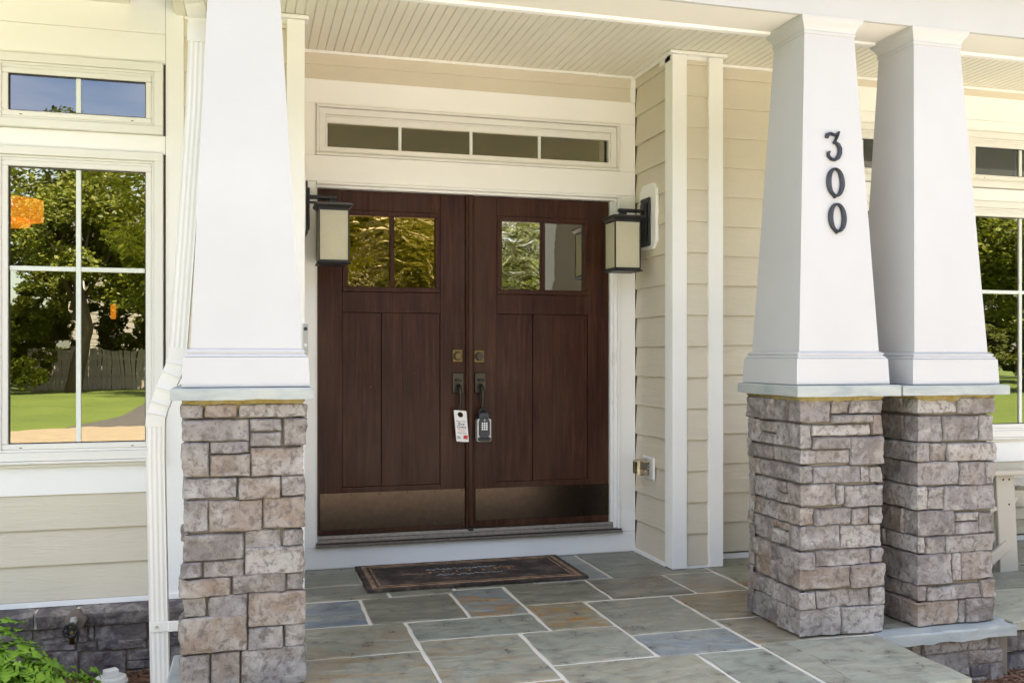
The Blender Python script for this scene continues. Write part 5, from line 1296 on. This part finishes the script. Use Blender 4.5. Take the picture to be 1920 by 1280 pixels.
def tree(x, y, h, k, label, group):
    global trunk_me
    r = thing('deciduous_tree', label, 'tree', (x, y, GZ), group)
    if trunk_me is None:
        mb = MB(); mb.tube([(0, 0, 0), (.05, 0, .25), (0, .05, .5)], [.030, .022, .014], 8)
        for i in range(6):
            a = i * 1.05; mb.tube([(0, 0, .28 + .03 * i), (cos(a) * .08, sin(a) * .08, .42 + .03 * i), (cos(a) * .17, sin(a) * .17, .6 + .02 * i)], [.011, .007, .003], 6)
        o = mb.obj('trunk', M['bark'], None, smooth=True); trunk_me = o.data; bpy.data.objects.remove(o)
    o = bpy.data.objects.new('trunk', trunk_me); COL.objects.link(o); o.parent = r; o.scale = (h,) * 3
    c = bpy.data.objects.new('crown', crowns[k % 3]); COL.objects.link(c); c.parent = r; s = h / 11.0
    c.location = (0, 0, h * .62); c.scale = (s, s, s); c.rotation_euler = (0, 0, k * 1.3)
    return r
rnd = random.Random(9)
TL = 'leafy green tree across the lawn, mirrored in the window glass'
TG = 'trees across the lawn'
spots = []
for i in range(17):      # slopes seen by the left window, door and right windows
    s = -0.62 + i * 0.115
    d = 44 + rnd.uniform(-4, 5)
    if 0.31 < s < 0.37: continue
    spots.append((s * d, 10.3 - d, rnd.uniform(10.5, 12.5)))
for i in range(10):
    s = 1.0 + i * .22; d = 34 - i * .8
    if i != 9: spots.append((s * d, 10.3 - d + rnd.uniform(-2, 2), rnd.uniform(11, 14)))
for i in range(9):
    s = -0.5 + i * .17
    if 0.30 < s < 0.38: continue
    spots.append((s * 56, -46 + rnd.uniform(-2, 2), rnd.uniform(9, 11)))
spots += [(-9.5, -20, 8.6), (27, -6, 10), (21, -22, 12), (34, -2, 11)]
for i, (x, y, h) in enumerate(spots): tree(x, y, h, i, TL, TG)
for i in range(9):
    x = -8.9 - i * 1.8; y = -34 + rnd.uniform(-.4, .4)
    r = thing('hedge_shrub', 'tall dark green hedge shrub on the far side of the lawn', 'shrub', (x, y, GZ), 'hedge across the lawn')
    c = bpy.data.objects.new('crown', hedge_me[i % 2]); COL.objects.link(c); c.parent = r; c.location = (0, 0, 2.2); c.rotation_euler = (0, 0, i)
for i in range(46):
    s = -0.75 + i * .042; d = 52 + (i % 3) * 2.5
    if -0.16 < s < -0.10: d = 60
    r = thing('hedge_shrub', 'broad leafy bush filling the gap below the trees across the lawn', 'shrub', (s * d, 10.3 - d, GZ), 'bushes below the trees across the lawn')
    c = bpy.data.objects.new('crown', hedge_me[i % 2]); COL.objects.link(c); c.parent = r; c.location = (0, 0, 2.6); c.rotation_euler = (0, 0, i * 1.1); c.scale = (1.7, 1.7, 1.15)
for i in range(14):
    s = 1.18 + i * .14; d = 40 - i
    r = thing('hedge_shrub', 'broad leafy bush filling the gap below the trees across the lawn', 'shrub', (s * d, 10.3 - d, GZ), 'bushes below the trees across the lawn')
    c = bpy.data.objects.new('crown', hedge_me[i % 2]); COL.objects.link(c); c.parent = r; c.location = (0, 0, 2.8); c.rotation_euler = (0, 0, i * 1.1); c.scale = (2.2, 2.2, 1.2)
for x, y, s in ((-5.6, -40.2, 1.25), (-3.6, -40.6, 1.3), (-8.9, -40.5, .8)):
    r = thing('hedge_shrub', 'dense dark bush against the neighbouring house across the lawn', 'shrub', (x, y, GZ), 'bushes against the neighbouring house')
    c = bpy.data.objects.new('crown', hedge_me[0]); COL.objects.link(c); c.parent = r; c.location = (0, 0, 2.9 * s); c.scale = (s * 1.1, s, s * 1.25)
# weathered board fence
fe = thing('board_fence', 'weathered grey board fence at the back of the lawn', 'fence', (-4, -38, GZ))
pick = MB().box(-.085, .085, -.01, .01, 0, 1.9).obj('fence_board', M['fence'], None); pm = pick.data; bpy.data.objects.remove(pick)
for i in range(60):
    o = bpy.data.objects.new('fence_board', pm); COL.objects.link(o); o.parent = fe; o.location = (-5.6 + i * .19, .0, rnd.uniform(-.04, .04)); o.rotation_euler = (0, rnd.uniform(-.02, .02), 0)
MB().box(-9.7, 1.8, -38.07, -38.02, GZ + .5, GZ + .6).obj('fence_rail', M['fence'], fe); MB().box(-9.7, 1.8, -38.07, -38.02, GZ + 1.4, GZ + 1.5).obj('fence_rail', M['fence'], fe)
# neighbour's house
nb_ = thing('neighbour_house', 'pale sided neighbouring house seen between trees in the window reflection', 'house', (-6.2, -44, GZ))
MB().box(-8.7, -3.6, -48, -43, GZ, 6.4).obj('wall', M['interior'], nb_)
for k in range(26):
    MB().box(-8.7, -3.6, -43.0, -42.96, GZ + .05 + k * .25, GZ + .27 + k * .25).obj('siding_board', M['farsiding'], nb_)
MB().prism_x([(-48.6, 6.4), (-42.4, 6.4), (-45.5, 8.6)], -9.1, -3.2).obj('roof', M['roof'], nb_)
f_ = MB().box(-8.8, -7.5, -42.93, -42.88, 4.2, 5.5).obj('window', M['trim'], nb_)
MB().box(-8.3, -8.02, -42.87, -42.86, 4.4, 5.2).obj('pane', M['winglass'], f_); MB().box(-7.95, -7.65, -42.87, -42.86, 4.4, 5.2).obj('pane', M['winglass'], f_)
